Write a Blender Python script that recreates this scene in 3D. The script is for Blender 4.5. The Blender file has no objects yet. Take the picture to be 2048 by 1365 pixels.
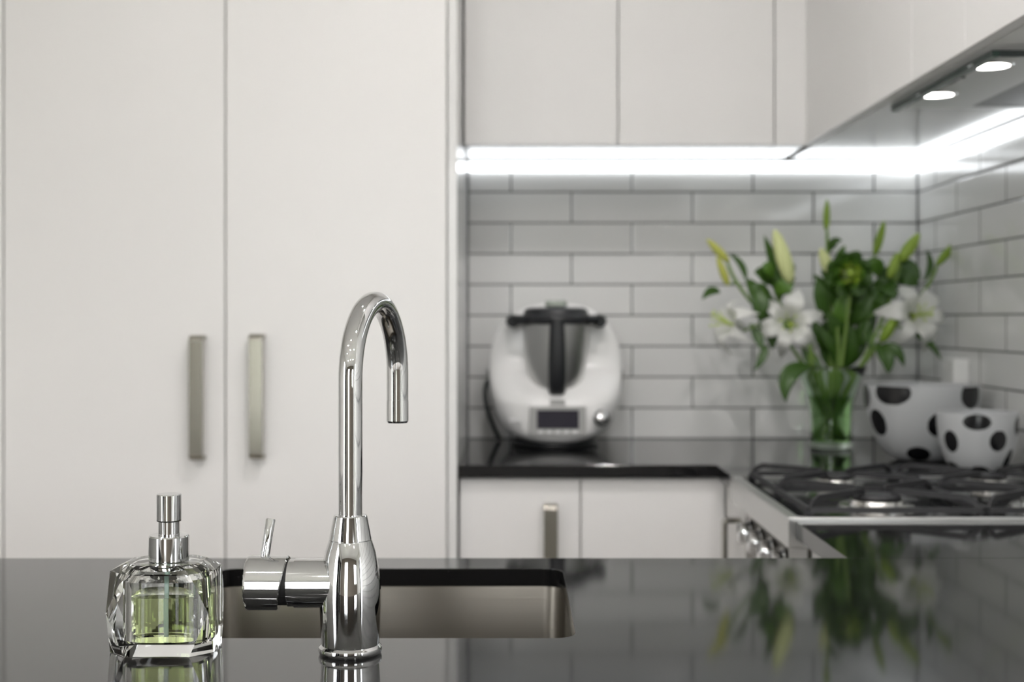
import bpy, bmesh, math, random
from math import sin, cos, pi, radians
from mathutils import Vector, Matrix

random.seed(7)
S = bpy.context.scene
COL = S.collection

# ----------------------------------------------------------------- helpers
F = 2643.0                      # focal length in px of the 2048 frame
CAMZ = 1.197
HOR = 640.0
BZ = 0.9                        # bench top height


def P(px, py, y):
    """place point seen at (px,py) that stands y metres in front of the camera"""
    return Vector(((px - 1024) * y / F, y, CAMZ - (py - HOR) * y / F))


def lin(c):
    c = c / 255.0
    return c / 12.92 if c <= 0.04045 else ((c + 0.055) / 1.055) ** 2.4


def rgb(r, g, b):
    return (lin(r), lin(g), lin(b), 1)


def mat(name, color, rough=0.5, metal=0.0, **kw):
    m = bpy.data.materials.new(name)
    m.use_nodes = True
    b = m.node_tree.nodes['Principled BSDF']
    b.inputs['Base Color'].default_value = color
    b.inputs['Roughness'].default_value = rough
    b.inputs['Metallic'].default_value = metal
    for k, v in kw.items():
        b.inputs[k.replace('_', ' ')].default_value = v
    return m


def emit(name, color, strength):
    m = bpy.data.materials.new(name)
    m.use_nodes = True
    nt = m.node_tree
    nt.nodes.clear()
    e = nt.nodes.new('ShaderNodeEmission')
    e.inputs[0].default_value = color
    e.inputs[1].default_value = strength
    o = nt.nodes.new('ShaderNodeOutputMaterial')
    nt.links.new(e.outputs[0], o.inputs[0])
    return m


def N(nt, t, **kw):
    n = nt.nodes.new(t)
    for k, v in kw.items():
        setattr(n, k, v)
    return n


def world_loc(o):
    v = Vector((0, 0, 0))
    while o is not None:
        v += o.location
        o = o.parent
    return v


def obj(name, bm, m, parent=None, smooth=False, bevel=0, solid=0, subsurf=0, origin=None, angle=None):
    """link bm as ONE mesh object; coordinates in bm are world coordinates"""
    base = world_loc(parent) if parent is not None else Vector((0, 0, 0))
    if parent is None and origin is None and len(bm.verts):
        xs = [v.co for v in bm.verts]
        origin = Vector((sum(v.x for v in xs) / len(xs), sum(v.y for v in xs) / len(xs), min(v.z for v in xs)))
    if origin is None:
        origin = base
    bmesh.ops.translate(bm, verts=bm.verts, vec=-Vector(origin))
    me = bpy.data.meshes.new(name)
    bm.to_mesh(me)
    bm.free()
    ms = m if isinstance(m, (list, tuple)) else [m]
    for x in ms:
        me.materials.append(x)
    if smooth:
        me.polygons.foreach_set('use_smooth', [True] * len(me.polygons))
        if angle:
            try:
                me.set_sharp_from_angle(angle=radians(angle))
            except Exception:
                pass
    o = bpy.data.objects.new(name, me)
    COL.objects.link(o)
    o.location = Vector(origin) - base
    if parent is not None:
        o.parent = parent
    if bevel:
        md = o.modifiers.new('bevel', 'BEVEL')
        md.width = bevel
        md.segments = 2
        md.limit_method = 'ANGLE'
        md.angle_limit = radians(40)
    if solid:
        md = o.modifiers.new('solid', 'SOLIDIFY')
        md.thickness = solid
        md.offset = 0
    if subsurf:
        md = o.modifiers.new('sub', 'SUBSURF')
        md.levels = subsurf
        md.render_levels = subsurf
    return o


def tag(o, label, cat, group=None, kind=None):
    o['label'] = label
    o['category'] = cat
    if group:
        o['group'] = group
    if kind:
        o['kind'] = kind
    return o


def structure(o):
    o['kind'] = 'structure'
    return o


def thing(name, loc, label, cat, group=None):
    o = bpy.data.objects.new(name, None)
    COL.objects.link(o)
    o.location = loc
    o.empty_display_size = 0.05
    return tag(o, label, cat, group)


def box(bm, x0, x1, y0, y1, z0, z1):
    vs = [bm.verts.new((x, y, z)) for z in (z0, z1) for y in (y0, y1) for x in (x0, x1)]
    for f in ((0, 2, 3, 1), (4, 5, 7, 6), (0, 1, 5, 4), (2, 6, 7, 3), (0, 4, 6, 2), (1, 3, 7, 5)):
        bm.faces.new([vs[i] for i in f])
    return bm


def bx(*a):
    return box(bmesh.new(), *a)


def lathe(bm, prof, c=(0, 0, 0), axis=None, n=48, caps=True):
    """revolve (r,z) profile about axis (default +z) at c"""
    c = Vector(c)
    if axis is None:
        R = Matrix.Identity(3)
    else:
        R = Vector((0, 0, 1)).rotation_difference(Vector(axis).normalized()).to_matrix()
    rings = []
    for r, z in prof:
        if r < 1e-6:
            rings.append([bm.verts.new(c + R @ Vector((0, 0, z)))])
        else:
            rings.append([bm.verts.new(c + R @ Vector((r * cos(2 * pi * k / n), r * sin(2 * pi * k / n), z))) for k in range(n)])
    for a, b in zip(rings, rings[1:]):
        for k in range(n):
            k2 = (k + 1) % n
            if len(a) == 1 and len(b) == 1:
                continue
            if len(a) == 1:
                bm.faces.new((a[0], b[k2], b[k]))
            elif len(b) == 1:
                bm.faces.new((a[k], a[k2], b[0]))
            else:
                bm.faces.new((a[k], a[k2], b[k2], b[k]))
    if caps:
        if len(rings[0]) > 1:
            bm.faces.new(list(reversed(rings[0])))
        if len(rings[-1]) > 1:
            bm.faces.new(rings[-1])
    return bm


def tube(bm, pts, rad, n=12, caps=True):
    pts = [Vector(p) for p in pts]
    if not isinstance(rad, (list, tuple)):
        rad = [rad] * len(pts)
    rings = []
    t0 = (pts[1] - pts[0]).normalized()
    up = Vector((0, 0, 1)) if abs(t0.z) < 0.9 else Vector((1, 0, 0))
    nrm = t0.cross(up).normalized()
    prev = t0
    for i, p in enumerate(pts):
        if i == 0:
            t = t0
        elif i == len(pts) - 1:
            t = (pts[i] - pts[i - 1]).normalized()
        else:
            t = ((pts[i + 1] - p).normalized() + (p - pts[i - 1]).normalized()).normalized()
        q = prev.rotation_difference(t)
        nrm = (q @ nrm)
        nrm = (nrm - t * nrm.dot(t)).normalized()
        bi = t.cross(nrm)
        rings.append([bm.verts.new(p + rad[i] * (cos(2 * pi * k / n) * nrm + sin(2 * pi * k / n) * bi)) for k in range(n)])
        prev = t
    for a, b in zip(rings, rings[1:]):
        for k in range(n):
            k2 = (k + 1) % n
            bm.faces.new((a[k], a[k2], b[k2], b[k]))
    if caps:
        bm.faces.new(list(reversed(rings[0])))
        bm.faces.new(rings[-1])
    return bm


def bez(p0, p1, p2, p3, n=16):
    p0, p1, p2, p3 = map(Vector, (p0, p1, p2, p3))
    out = []
    for i in range(n + 1):
        t = i / n
        u = 1 - t
        out.append(u ** 3 * p0 + 3 * u * u * t * p1 + 3 * u * t * t * p2 + t ** 3 * p3)
    return out


def slab(bm, outer, holes, z0, z1):
    """flat plate from a 2-D outline with holes"""
    loops = [outer] + list(holes)
    for z in (z0, z1):
        edges = []
        for lp in loops:
            vs = [bm.verts.new((x, y, z)) for x, y in lp]
            for a, b in zip(vs, vs[1:] + vs[:1]):
                edges.append(bm.edges.new((a, b)))
        bmesh.ops.triangle_fill(bm, edges=edges, use_beauty=True, use_dissolve=False)
    for lp in loops:
        for (xa, ya), (xb, yb) in zip(lp, lp[1:] + lp[:1]):
            v = [bm.verts.new(q) for q in ((xa, ya, z0), (xb, yb, z0), (xb, yb, z1), (xa, ya, z1))]
            bm.faces.new(v)
    bmesh.ops.remove_doubles(bm, verts=bm.verts, dist=1e-6)
    bmesh.ops.recalc_face_normals(bm, faces=bm.faces)
    return bm


def rrect(x0, x1, y0, y1, r, n=8):
    out = []
    for cx, cy, a in ((x1 - r, y1 - r, 0), (x0 + r, y1 - r, 90), (x0 + r, y0 + r, 180), (x1 - r, y0 + r, 270)):
        for k in range(n + 1):
            t = radians(a + 90 * k / n)
            out.append((cx + r * cos(t), cy + r * sin(t)))
    return out


def interp(tab, z):
    if z <= tab[0][0]:
        return tab[0][1]
    for (a, va), (b, vb) in zip(tab, tab[1:]):
        if z <= b:
            t = (z - a) / (b - a)
            return va + (vb - va) * t
    return tab[-1][1]


# ----------------------------------------------------------------- materials
M = {}
M['cabinet'] = mat('white_satin_paint', (0.79, 0.78, 0.772, 1), 0.32)
M['carcass'] = mat('carcass_white', (0.72, 0.71, 0.69, 1), 0.5)
M['underside'] = mat('gloss_white_underside', (0.74, 0.74, 0.735, 1), 0.12)
M['wallpaint'] = mat('wall_paint', (0.72, 0.71, 0.69, 1), 0.7)
M['ceiling'] = mat('ceiling_paint', (0.85, 0.85, 0.84, 1), 0.8)
M['taupe'] = mat('taupe_wall_paint', (0.17, 0.145, 0.12, 1), 0.6)
M['chrome'] = mat('chrome', (0.68, 0.685, 0.69, 1), 0.035, 1.0)
M['blackgap'] = mat('black_gap_core', (0.006, 0.006, 0.006, 1), 0.6)
M['steel'] = mat('satin_steel', (0.60, 0.60, 0.59, 1), 0.30, 1.0)
M['nickel'] = mat('brushed_nickel', (0.37, 0.355, 0.31, 1), 0.22, 1.0)
M['darksteel'] = mat('dark_panel_steel', (0.22, 0.205, 0.19, 1), 0.2, 1.0)
M['iron'] = mat('cast_iron', (0.013, 0.013, 0.015, 1), 0.5)
M['blackglass'] = mat('black_hob_enamel', (0.012, 0.013, 0.013, 1), 0.08)
M['burner'] = mat('polished_burner_metal', (0.75, 0.74, 0.72, 1), 0.22, 1.0)
M['blackplastic'] = mat('black_plastic', (0.010, 0.011, 0.013, 1), 0.35)
M['whiteplastic'] = mat('white_plastic', (0.87, 0.865, 0.855, 1), 0.22)
M['greyplastic'] = mat('grey_plastic', (0.38, 0.38, 0.37, 1), 0.4)
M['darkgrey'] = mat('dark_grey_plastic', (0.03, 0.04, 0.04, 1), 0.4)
M['screen'] = mat('dark_screen', (0.035, 0.033, 0.045, 1), 0.12)
M['led'] = emit('led_light', (0.93, 0.965, 1, 1), 3.9)
M['lamp'] = emit('lamp_light', (1, 0.97, 0.92, 1), 14.0)
M['downlight'] = emit('downlight_light', (1, 0.965, 0.95, 1), 1080.0)
M['alu'] = mat('white_trim', (0.8, 0.8, 0.8, 1), 0.3)
M['stem'] = mat('stem_green', rgb(112, 140, 66), 0.45)
M['leaf'] = mat('leaf_dark_green', rgb(54, 86, 24), 0.38)
M['leaf2'] = mat('leaf_mid_green', rgb(80, 118, 38), 0.4)
M['bud'] = mat('bud_green', rgb(150, 176, 70), 0.45)
M['budgreen'] = mat('bud_fresh_green', rgb(128, 156, 50), 0.45)
M['budpale'] = mat('bud_pale', rgb(205, 212, 150), 0.45)
M['budyel'] = mat('bud_yellow', rgb(180, 184, 84), 0.45)
M['petal'] = mat('petal_white', (0.86, 0.86, 0.84, 1), 0.45)
M['throat'] = mat('throat_green', rgb(190, 210, 90), 0.5)
M['anther'] = mat('anther', rgb(150, 120, 60), 0.7)
M['frost'] = mat('frosted_glass', (0.58, 0.59, 0.60, 1), 0.32, 0.0, Transmission_Weight=0.15)
M['spot'] = mat('black_enamel_spot', (0.008, 0.008, 0.009, 1), 0.2)
M['crystal'] = mat('crystal_glass', (0.99, 1, 0.99, 1), 0.0, 0.0, Transmission_Weight=1.0, IOR=1.52)
M['vaseglass'] = mat('clear_glass', (0.86, 0.97, 0.86, 1), 0.0, 0.0, Transmission_Weight=1.0, IOR=1.45)
M['water'] = mat('water', (0.70, 0.93, 0.52, 1), 0.0, 0.0, Transmission_Weight=1.0, IOR=1.33)
M['soap'] = mat('green_liquid_soap', (0.80, 0.90, 0.48, 1), 0.0, 0.0, Transmission_Weight=1.0, IOR=1.33)
M['tubeclear'] = mat('dip_tube', rgb(176, 214, 200), 0.25, 0.0, Transmission_Weight=0.35)
M['cupclear'] = mat('clear_cup', (0.62, 0.68, 0.60, 1), 0.1, 0.0, Transmission_Weight=0.4)
M['timber'] = mat('floor_base', (0.3, 0.2, 0.12, 1), 0.35)


def granite():
    m = mat('black_granite', (0.007, 0.007, 0.0075, 1), 0.065)
    nt = m.node_tree
    b = nt.nodes['Principled BSDF']
    tc = N(nt, 'ShaderNodeTexCoord')
    vo = N(nt, 'ShaderNodeTexVoronoi')
    vo.inputs['Scale'].default_value = 260
    nt.links.new(tc.outputs['Object'], vo.inputs['Vector'])
    no = N(nt, 'ShaderNodeTexNoise')
    no.inputs['Scale'].default_value = 90
    nt.links.new(tc.outputs['Object'], no.inputs['Vector'])
    r1 = N(nt, 'ShaderNodeValToRGB')
    r1.color_ramp.elements[0].position = 0.05
    r1.color_ramp.elements[0].color = (1, 1, 1, 1)
    r1.color_ramp.elements[1].position = 0.13
    r1.color_ramp.elements[1].color = (0, 0, 0, 1)
    nt.links.new(vo.outputs['Distance'], r1.inputs[0])
    r2 = N(nt, 'ShaderNodeValToRGB')
    r2.color_ramp.elements[0].position = 0.60
    r2.color_ramp.elements[1].position = 0.72
    nt.links.new(no.outputs[0], r2.inputs[0])
    mu = N(nt, 'ShaderNodeMath', operation='MULTIPLY')
    nt.links.new(r1.outputs[0], mu.inputs[0])
    nt.links.new(r2.outputs[0], mu.inputs[1])
    mx = N(nt, 'ShaderNodeMixRGB')
    mx.inputs[1].default_value = (0.006, 0.006, 0.0065, 1)
    mx.inputs[2].default_value = (0.35, 0.35, 0.35, 1)
    nt.links.new(mu.outputs[0], mx.inputs[0])
    nt.links.new(mx.outputs[0], b.inputs['Base Color'])
    b.inputs['IOR'].default_value = 1.55
    return m


M['granite'] = granite()


def brushed(name, color, rough, axis):
    m = mat(name, color, rough, 1.0)
    nt = m.node_tree
    b = nt.nodes['Principled BSDF']
    tc = N(nt, 'ShaderNodeTexCoord')
    mp = N(nt, 'ShaderNodeMapping')
    sc = [400, 400, 400]
    sc[axis] = 4
    mp.inputs['Scale'].default_value = sc
    nt.links.new(tc.outputs['Object'], mp.inputs['Vector'])
    no = N(nt, 'ShaderNodeTexNoise')
    no.inputs['Scale'].default_value = 1.0
    nt.links.new(mp.outputs[0], no.inputs['Vector'])
    mr = N(nt, 'ShaderNodeMapRange')
    mr.inputs['To Min'].default_value = rough * 0.8
    mr.inputs['To Max'].default_value = rough * 1.25
    nt.links.new(no.outputs[0], mr.inputs[0])
    nt.links.new(mr.outputs[0], b.inputs['Roughness'])
    bp = N(nt, 'ShaderNodeBump')
    bp.inputs['Strength'].default_value = 0.06
    bp.inputs['Distance'].default_value = 0.001
    nt.links.new(no.outputs[0], bp.inputs['Height'])
    nt.links.new(bp.outputs[0], b.inputs['Normal'])
    return m


M['sink'] = brushed('brushed_sink_steel', (0.20, 0.185, 0.16, 1), 0.34, 0)


def tiles(name, axis, u0):
    """subway tiles: 300x75 mm running bond; axis = which world axis runs along the wall"""
    m = mat(name, (0.7, 0.7, 0.69, 1), 0.07)
    nt = m.node_tree
    b = nt.nodes['Principled BSDF']
    ge = N(nt, 'ShaderNodeNewGeometry')
    sx = N(nt, 'ShaderNodeSeparateXYZ')
    nt.links.new(ge.outputs['Position'], sx.inputs[0])
    a1 = N(nt, 'ShaderNodeMath', operation='ADD')
    a1.inputs[1].default_value = u0
    src = sx.outputs[axis]
    if axis == 1:
        ng = N(nt, 'ShaderNodeMath', operation='MULTIPLY')
        ng.inputs[1].default_value = -1
        nt.links.new(src, ng.inputs[0])
        src = ng.outputs[0]
    nt.links.new(src, a1.inputs[0])
    a2 = N(nt, 'ShaderNodeMath', operation='ADD')
    a2.inputs[1].default_value = -0.9
    nt.links.new(sx.outputs[2], a2.inputs[0])
    cb = N(nt, 'ShaderNodeCombineXYZ')
    nt.links.new(a1.outputs[0], cb.inputs[0])
    nt.links.new(a2.outputs[0], cb.inputs[1])
    br = N(nt, 'ShaderNodeTexBrick')
    br.offset = 0.5
    br.offset_frequency = 2
    br.inputs['Color1'].default_value = (0.80, 0.80, 0.79, 1)
    br.inputs['Color2'].default_value = (0.77, 0.77, 0.765, 1)
    br.inputs['Mortar'].default_value = (0.055, 0.056, 0.06, 1)
    br.inputs['Scale'].default_value = 1
    br.inputs['Mortar Size'].default_value = 0.0020
    br.inputs['Mortar Smooth'].default_value = 0.1
    br.inputs['Bias'].default_value = 0
    br.inputs['Brick Width'].default_value = 0.302
    br.inputs['Row Height'].default_value = 0.0770
    nt.links.new(cb.outputs[0], br.inputs['Vector'])
    nt.links.new(br.outputs['Color'], b.inputs['Base Color'])
    mr = N(nt, 'ShaderNodeMapRange')
    mr.inputs['To Min'].default_value = 0.07
    mr.inputs['To Max'].default_value = 0.7
    nt.links.new(br.outputs['Fac'], mr.inputs[0])
    nt.links.new(mr.outputs[0], b.inputs['Roughness'])
    # slightly wavy glaze and recessed grout with soft pillowed tile edge
    b2 = N(nt, 'ShaderNodeTexBrick')
    b2.offset = 0.5
    b2.offset_frequency = 2
    for k in ('Scale', 'Brick Width', 'Row Height', 'Bias'):
        b2.inputs[k].default_value = br.inputs[k].default_value
    b2.inputs['Mortar Size'].default_value = 0.006
    b2.inputs['Mortar Smooth'].default_value = 1.0
    nt.links.new(cb.outputs[0], b2.inputs['Vector'])
    no = N(nt, 'ShaderNodeTexNoise')
    no.inputs['Scale'].default_value = 9
    no.inputs['Detail'].default_value = 1
    nt.links.new(ge.outputs['Position'], no.inputs['Vector'])
    ml = N(nt, 'ShaderNodeMath', operation='MULTIPLY')
    ml.inputs[1].default_value = 0.35
    nt.links.new(no.outputs[0], ml.inputs[0])
    sb = N(nt, 'ShaderNodeMath', operation='SUBTRACT')
    nt.links.new(ml.outputs[0], sb.inputs[0])
    nt.links.new(b2.outputs['Fac'], sb.inputs[1])
    bp = N(nt, 'ShaderNodeBump')
    bp.inputs['Strength'].default_value = 0.5
    bp.inputs['Distance'].default_value = 0.0012
    nt.links.new(sb.outputs[0], bp.inputs['Height'])
    nt.links.new(bp.outputs[0], b.inputs['Normal'])
    return m


def floorboards():
    m = mat('oak_boards', (0.3, 0.2, 0.12, 1), 0.35)
    nt = m.node_tree
    b = nt.nodes['Principled BSDF']
    tc = N(nt, 'ShaderNodeTexCoord')
    br = N(nt, 'ShaderNodeTexBrick')
    br.inputs['Color1'].default_value = (0.60, 0.57, 0.535, 1)
    br.inputs['Color2'].default_value = (0.55, 0.52, 0.49, 1)
    br.inputs['Mortar'].default_value = (0.05, 0.035, 0.02, 1)
    br.inputs['Scale'].default_value = 1
    br.inputs['Mortar Size'].default_value = 0.0015
    br.inputs['Brick Width'].default_value = 1.8
    br.inputs['Row Height'].default_value = 0.13
    nt.links.new(tc.outputs['Object'], br.inputs['Vector'])
    nt.links.new(br.outputs['Color'], b.inputs['Base Color'])
    return m


def window_glass():
    m = bpy.data.materials.new('window_glass')
    m.use_nodes = True
    nt = m.node_tree
    nt.nodes.clear()
    o = N(nt, 'ShaderNodeOutputMaterial')
    mx = N(nt, 'ShaderNodeMixShader')
    fr = N(nt, 'ShaderNodeFresnel')
    fr.inputs[0].default_value = 1.45
    t = N(nt, 'ShaderNodeBsdfTransparent')
    t.inputs[0].default_value = (0.95, 0.97, 0.96, 1)
    g = N(nt, 'ShaderNodeBsdfGlossy')
    g.inputs['Roughness'].default_value = 0.0
    nt.links.new(fr.outputs[0], mx.inputs[0])
    nt.links.new(t.outputs[0], mx.inputs[1])
    nt.links.new(g.outputs[0], mx.inputs[2])
    nt.links.new(mx.outputs[0], o.inputs[0])
    return m


def mesh_filter():
    m = mat('filter_mesh', (0.16, 0.16, 0.16, 1), 0.35, 0.9)
    nt = m.node_tree
    b = nt.nodes['Principled BSDF']
    tc = N(nt, 'ShaderNodeTexCoord')
    mp = N(nt, 'ShaderNodeMapping')
    mp.inputs['Rotation'].default_value = (0, 0, radians(45))
    mp.inputs['Scale'].default_value = (230, 230, 230)
    nt.links.new(tc.outputs['Object'], mp.inputs['Vector'])
    ck = N(nt, 'ShaderNodeTexChecker')
    ck.inputs['Scale'].default_value = 1
    ck.inputs['Color1'].default_value = (0.30, 0.30, 0.30, 1)
    ck.inputs['Color2'].default_value = (0.04, 0.04, 0.04, 1)
    nt.links.new(mp.outputs[0], ck.inputs['Vector'])
    nt.links.new(ck.outputs[0], b.inputs['Base Color'])
    return m


def petal_mat():
    m = bpy.data.materials.new('lily_petal')
    m.use_nodes = True
    nt = m.node_tree
    b = nt.nodes['Principled BSDF']
    b.inputs['Base Color'].default_value = (0.88, 0.88, 0.86, 1)
    b.inputs['Roughness'].default_value = 0.5
    o = [n for n in nt.nodes if n.type == 'OUTPUT_MATERIAL'][0]
    tr = N(nt, 'ShaderNodeBsdfTranslucent')
    tr.inputs[0].default_value = (0.85, 0.86, 0.80, 1)
    mx = N(nt, 'ShaderNodeMixShader')
    mx.inputs[0].default_value = 0.3
    nt.links.new(b.outputs[0], mx.inputs[1])
    nt.links.new(tr.outputs[0], mx.inputs[2])
    nt.links.new(mx.outputs[0], o.inputs[0])
    return m


M['petal'] = petal_mat()
M['filter'] = mesh_filter()
M['floor'] = floorboards()
M['winglass'] = window_glass()

# ----------------------------------------------------------------- the room
WX = 1.0137          # right wall
WY = 3.30            # back wall
ZC = 2.70
M['tile_back'] = tiles('white_subway_tiles_back', 0, 0.1535)
# even rows: joint 0.437 m from the corner
M['tile_right'] = tiles('white_subway_tiles_right', 1, WY - 0.437 + 0.151)

structure(obj('floor', bx(-3.3, 3.3, -4.1, WY + 0.1, -0.05, 0), M['floor'], origin=(0, 0, 0)))
structure(obj('ceiling', bx(-3.3, 3.3, -4.1, WY + 0.1, ZC, ZC + 0.1), M['ceiling'], origin=(0, 0, ZC)))
structure(obj('wall_back', bx(-3.3, WX + 0.1, WY, WY + 0.1, 0, ZC), M['tile_back'], origin=(0, WY, 0)))
structure(obj('wall_right', bx(WX, WX + 0.1, 0.3, WY, 0, ZC), M['tile_right'], origin=(WX, 1.8, 0)))
bm = bx(WX + 0.1, 3.3, 0.3, 0.4, 0, ZC)
structure(obj('wall_corner', bm, M['wallpaint']))


def wall_openings(axis, pos, t, a0, a1, openings):
    """wall along axis with rectangular openings (a0,a1,z0,z1)"""
    bm = bmesh.new()

    def add(u0, u1, z0, z1):
        if u1 - u0 < 1e-4 or z1 - z0 < 1e-4:
            return
        if axis == 'x':
            box(bm, u0, u1, pos, pos + t, z0, z1)
        else:
            box(bm, pos, pos + t, u0, u1, z0, z1)
    u = a0
    for o0, o1, z0, z1 in sorted(openings):
        add(u, o0, 0, ZC)
        add(o0, o1, 0, z0)
        add(o0, o1, z1, ZC)
        u = o1
    add(u, a1, 0, ZC)
    return bm


structure(obj('wall_left', wall_openings('y', -3.3, 0.1, -4.1, WY, [(-3.8, -0.5, 0.25, 2.4)]), M['wallpaint']))
structure(obj('wall_front', wall_openings('x', -4.1, 0.1, -3.2, 3.2, [(-1.6, -0.42, 0.05, 2.4), (1.9, 3.0, 0.9, 2.3)]), M['taupe']))
structure(obj('wall_far_right', wall_openings('y', 3.2, 0.1, -4.1, 0.3, [(-2.4, -0.4, 0.3, 2.3)]), M['wallpaint']))


def window(name, axis, pos, a0, a1, z0, z1, mullions):
    bm = bmesh.new()
    w = 0.05

    def add(b, u0, u1, za, zb, d0=0.02, d1=0.08):
        if axis == 'x':
            box(b, u0, u1, pos + d0, pos + d1, za, zb)
        else:
            box(b, pos + d0, pos + d1, u0, u1, za, zb)
    add(bm, a0, a0 + w, z0, z1)
    add(bm, a1 - w, a1, z0, z1)
    add(bm, a0 + w, a1 - w, z0, z0 + w)
    add(bm, a0 + w, a1 - w, z1 - w, z1)
    for k in range(1, mullions + 1):
        c = a0 + (a1 - a0) * k / (mullions + 1)
        add(bm, c - w / 2, c + w / 2, z0 + w, z1 - w)
    o = structure(obj(name, bm, M['alu']))
    g = bmesh.new()
    add(g, a0 + w, a1 - w, z0 + w, z1 - w, 0.046, 0.052)
    obj('window_pane', g, M['winglass'], o)
    # portal: only guides the sampling of the sky through this opening
    l = bpy.data.lights.new('sky_portal', 'AREA')
    l.shape = 'RECTANGLE'
    l.size = a1 - a0
    l.size_y = z1 - z0
    l.cycles.is_portal = True
    lo = bpy.data.objects.new('sky_portal', l)
    COL.objects.link(lo)
    zc = (z0 + z1) / 2
    if axis == 'x':
        lo.location = ((a0 + a1) / 2, pos - 0.02, zc)
        lo.rotation_euler = (radians(90), 0, 0) if pos < 0 else (radians(-90), 0, 0)
        lo.rotation_euler = Vector((0, 1, 0)).to_track_quat('-Z', 'Z').to_euler()
    else:
        lo.location = (pos - 0.02 if pos < 0 else pos + 0.12, (a0 + a1) / 2, zc)
        d = Vector((1, 0, 0)) if pos < 0 else Vector((-1, 0, 0))
        lo.rotation_euler = d.to_track_quat('-Z', 'Z').to_euler()
    return o


window('window_1', 'y', -3.3, -3.8, -0.5, 0.25, 2.4, 2)
window('window_2', 'x', -4.1, -1.6, -0.42, 0.05, 2.4, 0)
window('window_3', 'x', -4.1, 1.9, 3.0, 0.9, 2.3, 0)
window('window_4', 'y', 3.2, -2.4, -0.4, 0.3, 2.3, 1)

# ----------------------------------------------------------------- bow handle


def handle_bm(c, length, out, wdt=0.028, th=0.008, side=None):
    """flat bow handle, vertical; c = centre on the door face, out = unit vector off the door"""
    bm = bmesh.new()
    c = Vector(c)
    out = Vector(out)
    acr = Vector((0, 0, 1)).cross(out).normalized()
    d = 0.034
    L = length / 2
    r = 0.012
    outer = [(0, -L), (d - r, -L)]
    for k in range(1, 6):
        a = radians(90 * k / 6)
        outer.append((d - r + r * sin(a), -L + r - r * cos(a)))
    outer.append((d, -L + r))
    full = outer + [(x, -z) for x, z in reversed(outer)]
    ri = r - th * 0.6
    inner = [(0, -L + th), (d - th - 0.004, -L + th)]
    inner += [(d - th - 0.001, -L + th + 0.001), (d - th, -L + th + 0.004)]
    fi = inner + [(x, -z) for x, z in reversed(inner)]
    # strip of quads between outer and inner (resampled)
    def resample(pl, n):
        ds = [0]
        for a, b in zip(pl, pl[1:]):
            ds.append(ds[-1] + math.dist(a, b))
        res = []
        for i in range(n + 1):
            t = ds[-1] * i / n
            for j in range(len(pl) - 1):
                if ds[j + 1] >= t - 1e-9:
                    f = (t - ds[j]) / max(1e-9, ds[j + 1] - ds[j])
                    res.append((pl[j][0] + (pl[j + 1][0] - pl[j][0]) * f, pl[j][1] + (pl[j + 1][1] - pl[j][1]) * f))
                    break
        return res
    n = len(full) - 1
    fi = []
    for (x, z) in full:
        xi = min(x, d - th)
        zi = max(-L + th, min(L - th, z))
        if xi > 0 and abs(z) > L - r and x > d - r:
            pass
        fi.append((xi if x > 0 else 0, zi))
    rows = []
    for (xo, zo), (xi, zi) in zip(full, fi):
        q = []
        for (x, z, s) in ((xo, zo, -1), (xo, zo, 1), (xi, zi, 1), (xi, zi, -1)):
            q.append(bm.verts.new(c + out * x + Vector((0, 0, z)) + acr * (s * wdt / 2)))
        rows.append(q)
    for a, b in zip(rows, rows[1:]):
        for k in range(4):
            k2 = (k + 1) % 4
            try:
                bm.faces.new((a[k], a[k2], b[k2], b[k]))
            except ValueError:
                pass
    bm.faces.new(rows[0])
    bm.faces.new(list(reversed(rows[-1])))
    bmesh.ops.remove_doubles(bm, verts=bm.verts, dist=1e-5)
    bmesh.ops.recalc_face_normals(bm, faces=bm.faces)
    return bm


# ----------------------------------------------------------------- tall pantry cabinets
PF = 2.68                        # front plane of pantry doors
PX = -0.1115                     # right side of the end panel
X_R = PX - 0.020                 # joint door / end panel
X_M = X_R - 0.4500
X_L = X_M - 0.4500
G = 0.0015


def cabinet_door(parent, x0, x1, y0, z0, z1, m='cabinet', th=0.02):
    return obj('door', bx(x0 + G, x1 - G, y0, y0 + th, z0, z1), M[m], parent, bevel=0.0012)


t = thing('pantry_cabinet', (X_M, 2.99, 0), 'tall white two-door pantry cabinet with facing brushed handles beside the tiled nook', 'cabinet', 'tall pantry cabinets')
obj('carcass', bx(X_L, X_R, PF + 0.022, WY - 0.002, 0.0, 2.42), M['carcass'], t)
d1 = cabinet_door(t, X_L, X_M, PF, 0.10, 2.40)
d2 = cabinet_door(t, X_M, X_R, PF, 0.10, 2.40)
obj('end_panel', bx(X_R + G, PX, PF - 0.001, WY - 0.002, 0.0, 2.42), M['underside'], t, bevel=0.001)
HZ0, HZ1 = 0.914, 1.166
sC = F / (PF - 0.034)
for d, px, dz in ((d1, 391, 0.0), (d2, 511, 0.0025)):
    X = (px - 1024) / sC
    obj('handle', handle_bm((X, PF - 0.0005, (HZ0 + HZ1) / 2 + dz), HZ1 - HZ0, (0, -1, 0)), M['nickel'], d, bevel=0.0012)
t = thing('pantry_cabinet', (X_L - 0.45, 2.99, 0), 'tall white pantry cabinet showing only a sliver at the left picture edge', 'cabinet', 'tall pantry cabinets')
obj('carcass', bx(X_L - 0.9, X_L - 0.001, PF + 0.022, WY - 0.002, 0.0, 2.42), M['carcass'], t)
cabinet_door(t, X_L - 0.45, X_L, PF, 0.10, 2.40)
cabinet_door(t, X_L - 0.9, X_L - 0.45, PF, 0.10, 2.40)
# bulkhead over the pantry and wall cabinets
structure(obj('trim_1', bx(-3.2, X_R + 0.02, PF + 0.01, WY, 2.425, ZC), M['wallpaint']))

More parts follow.
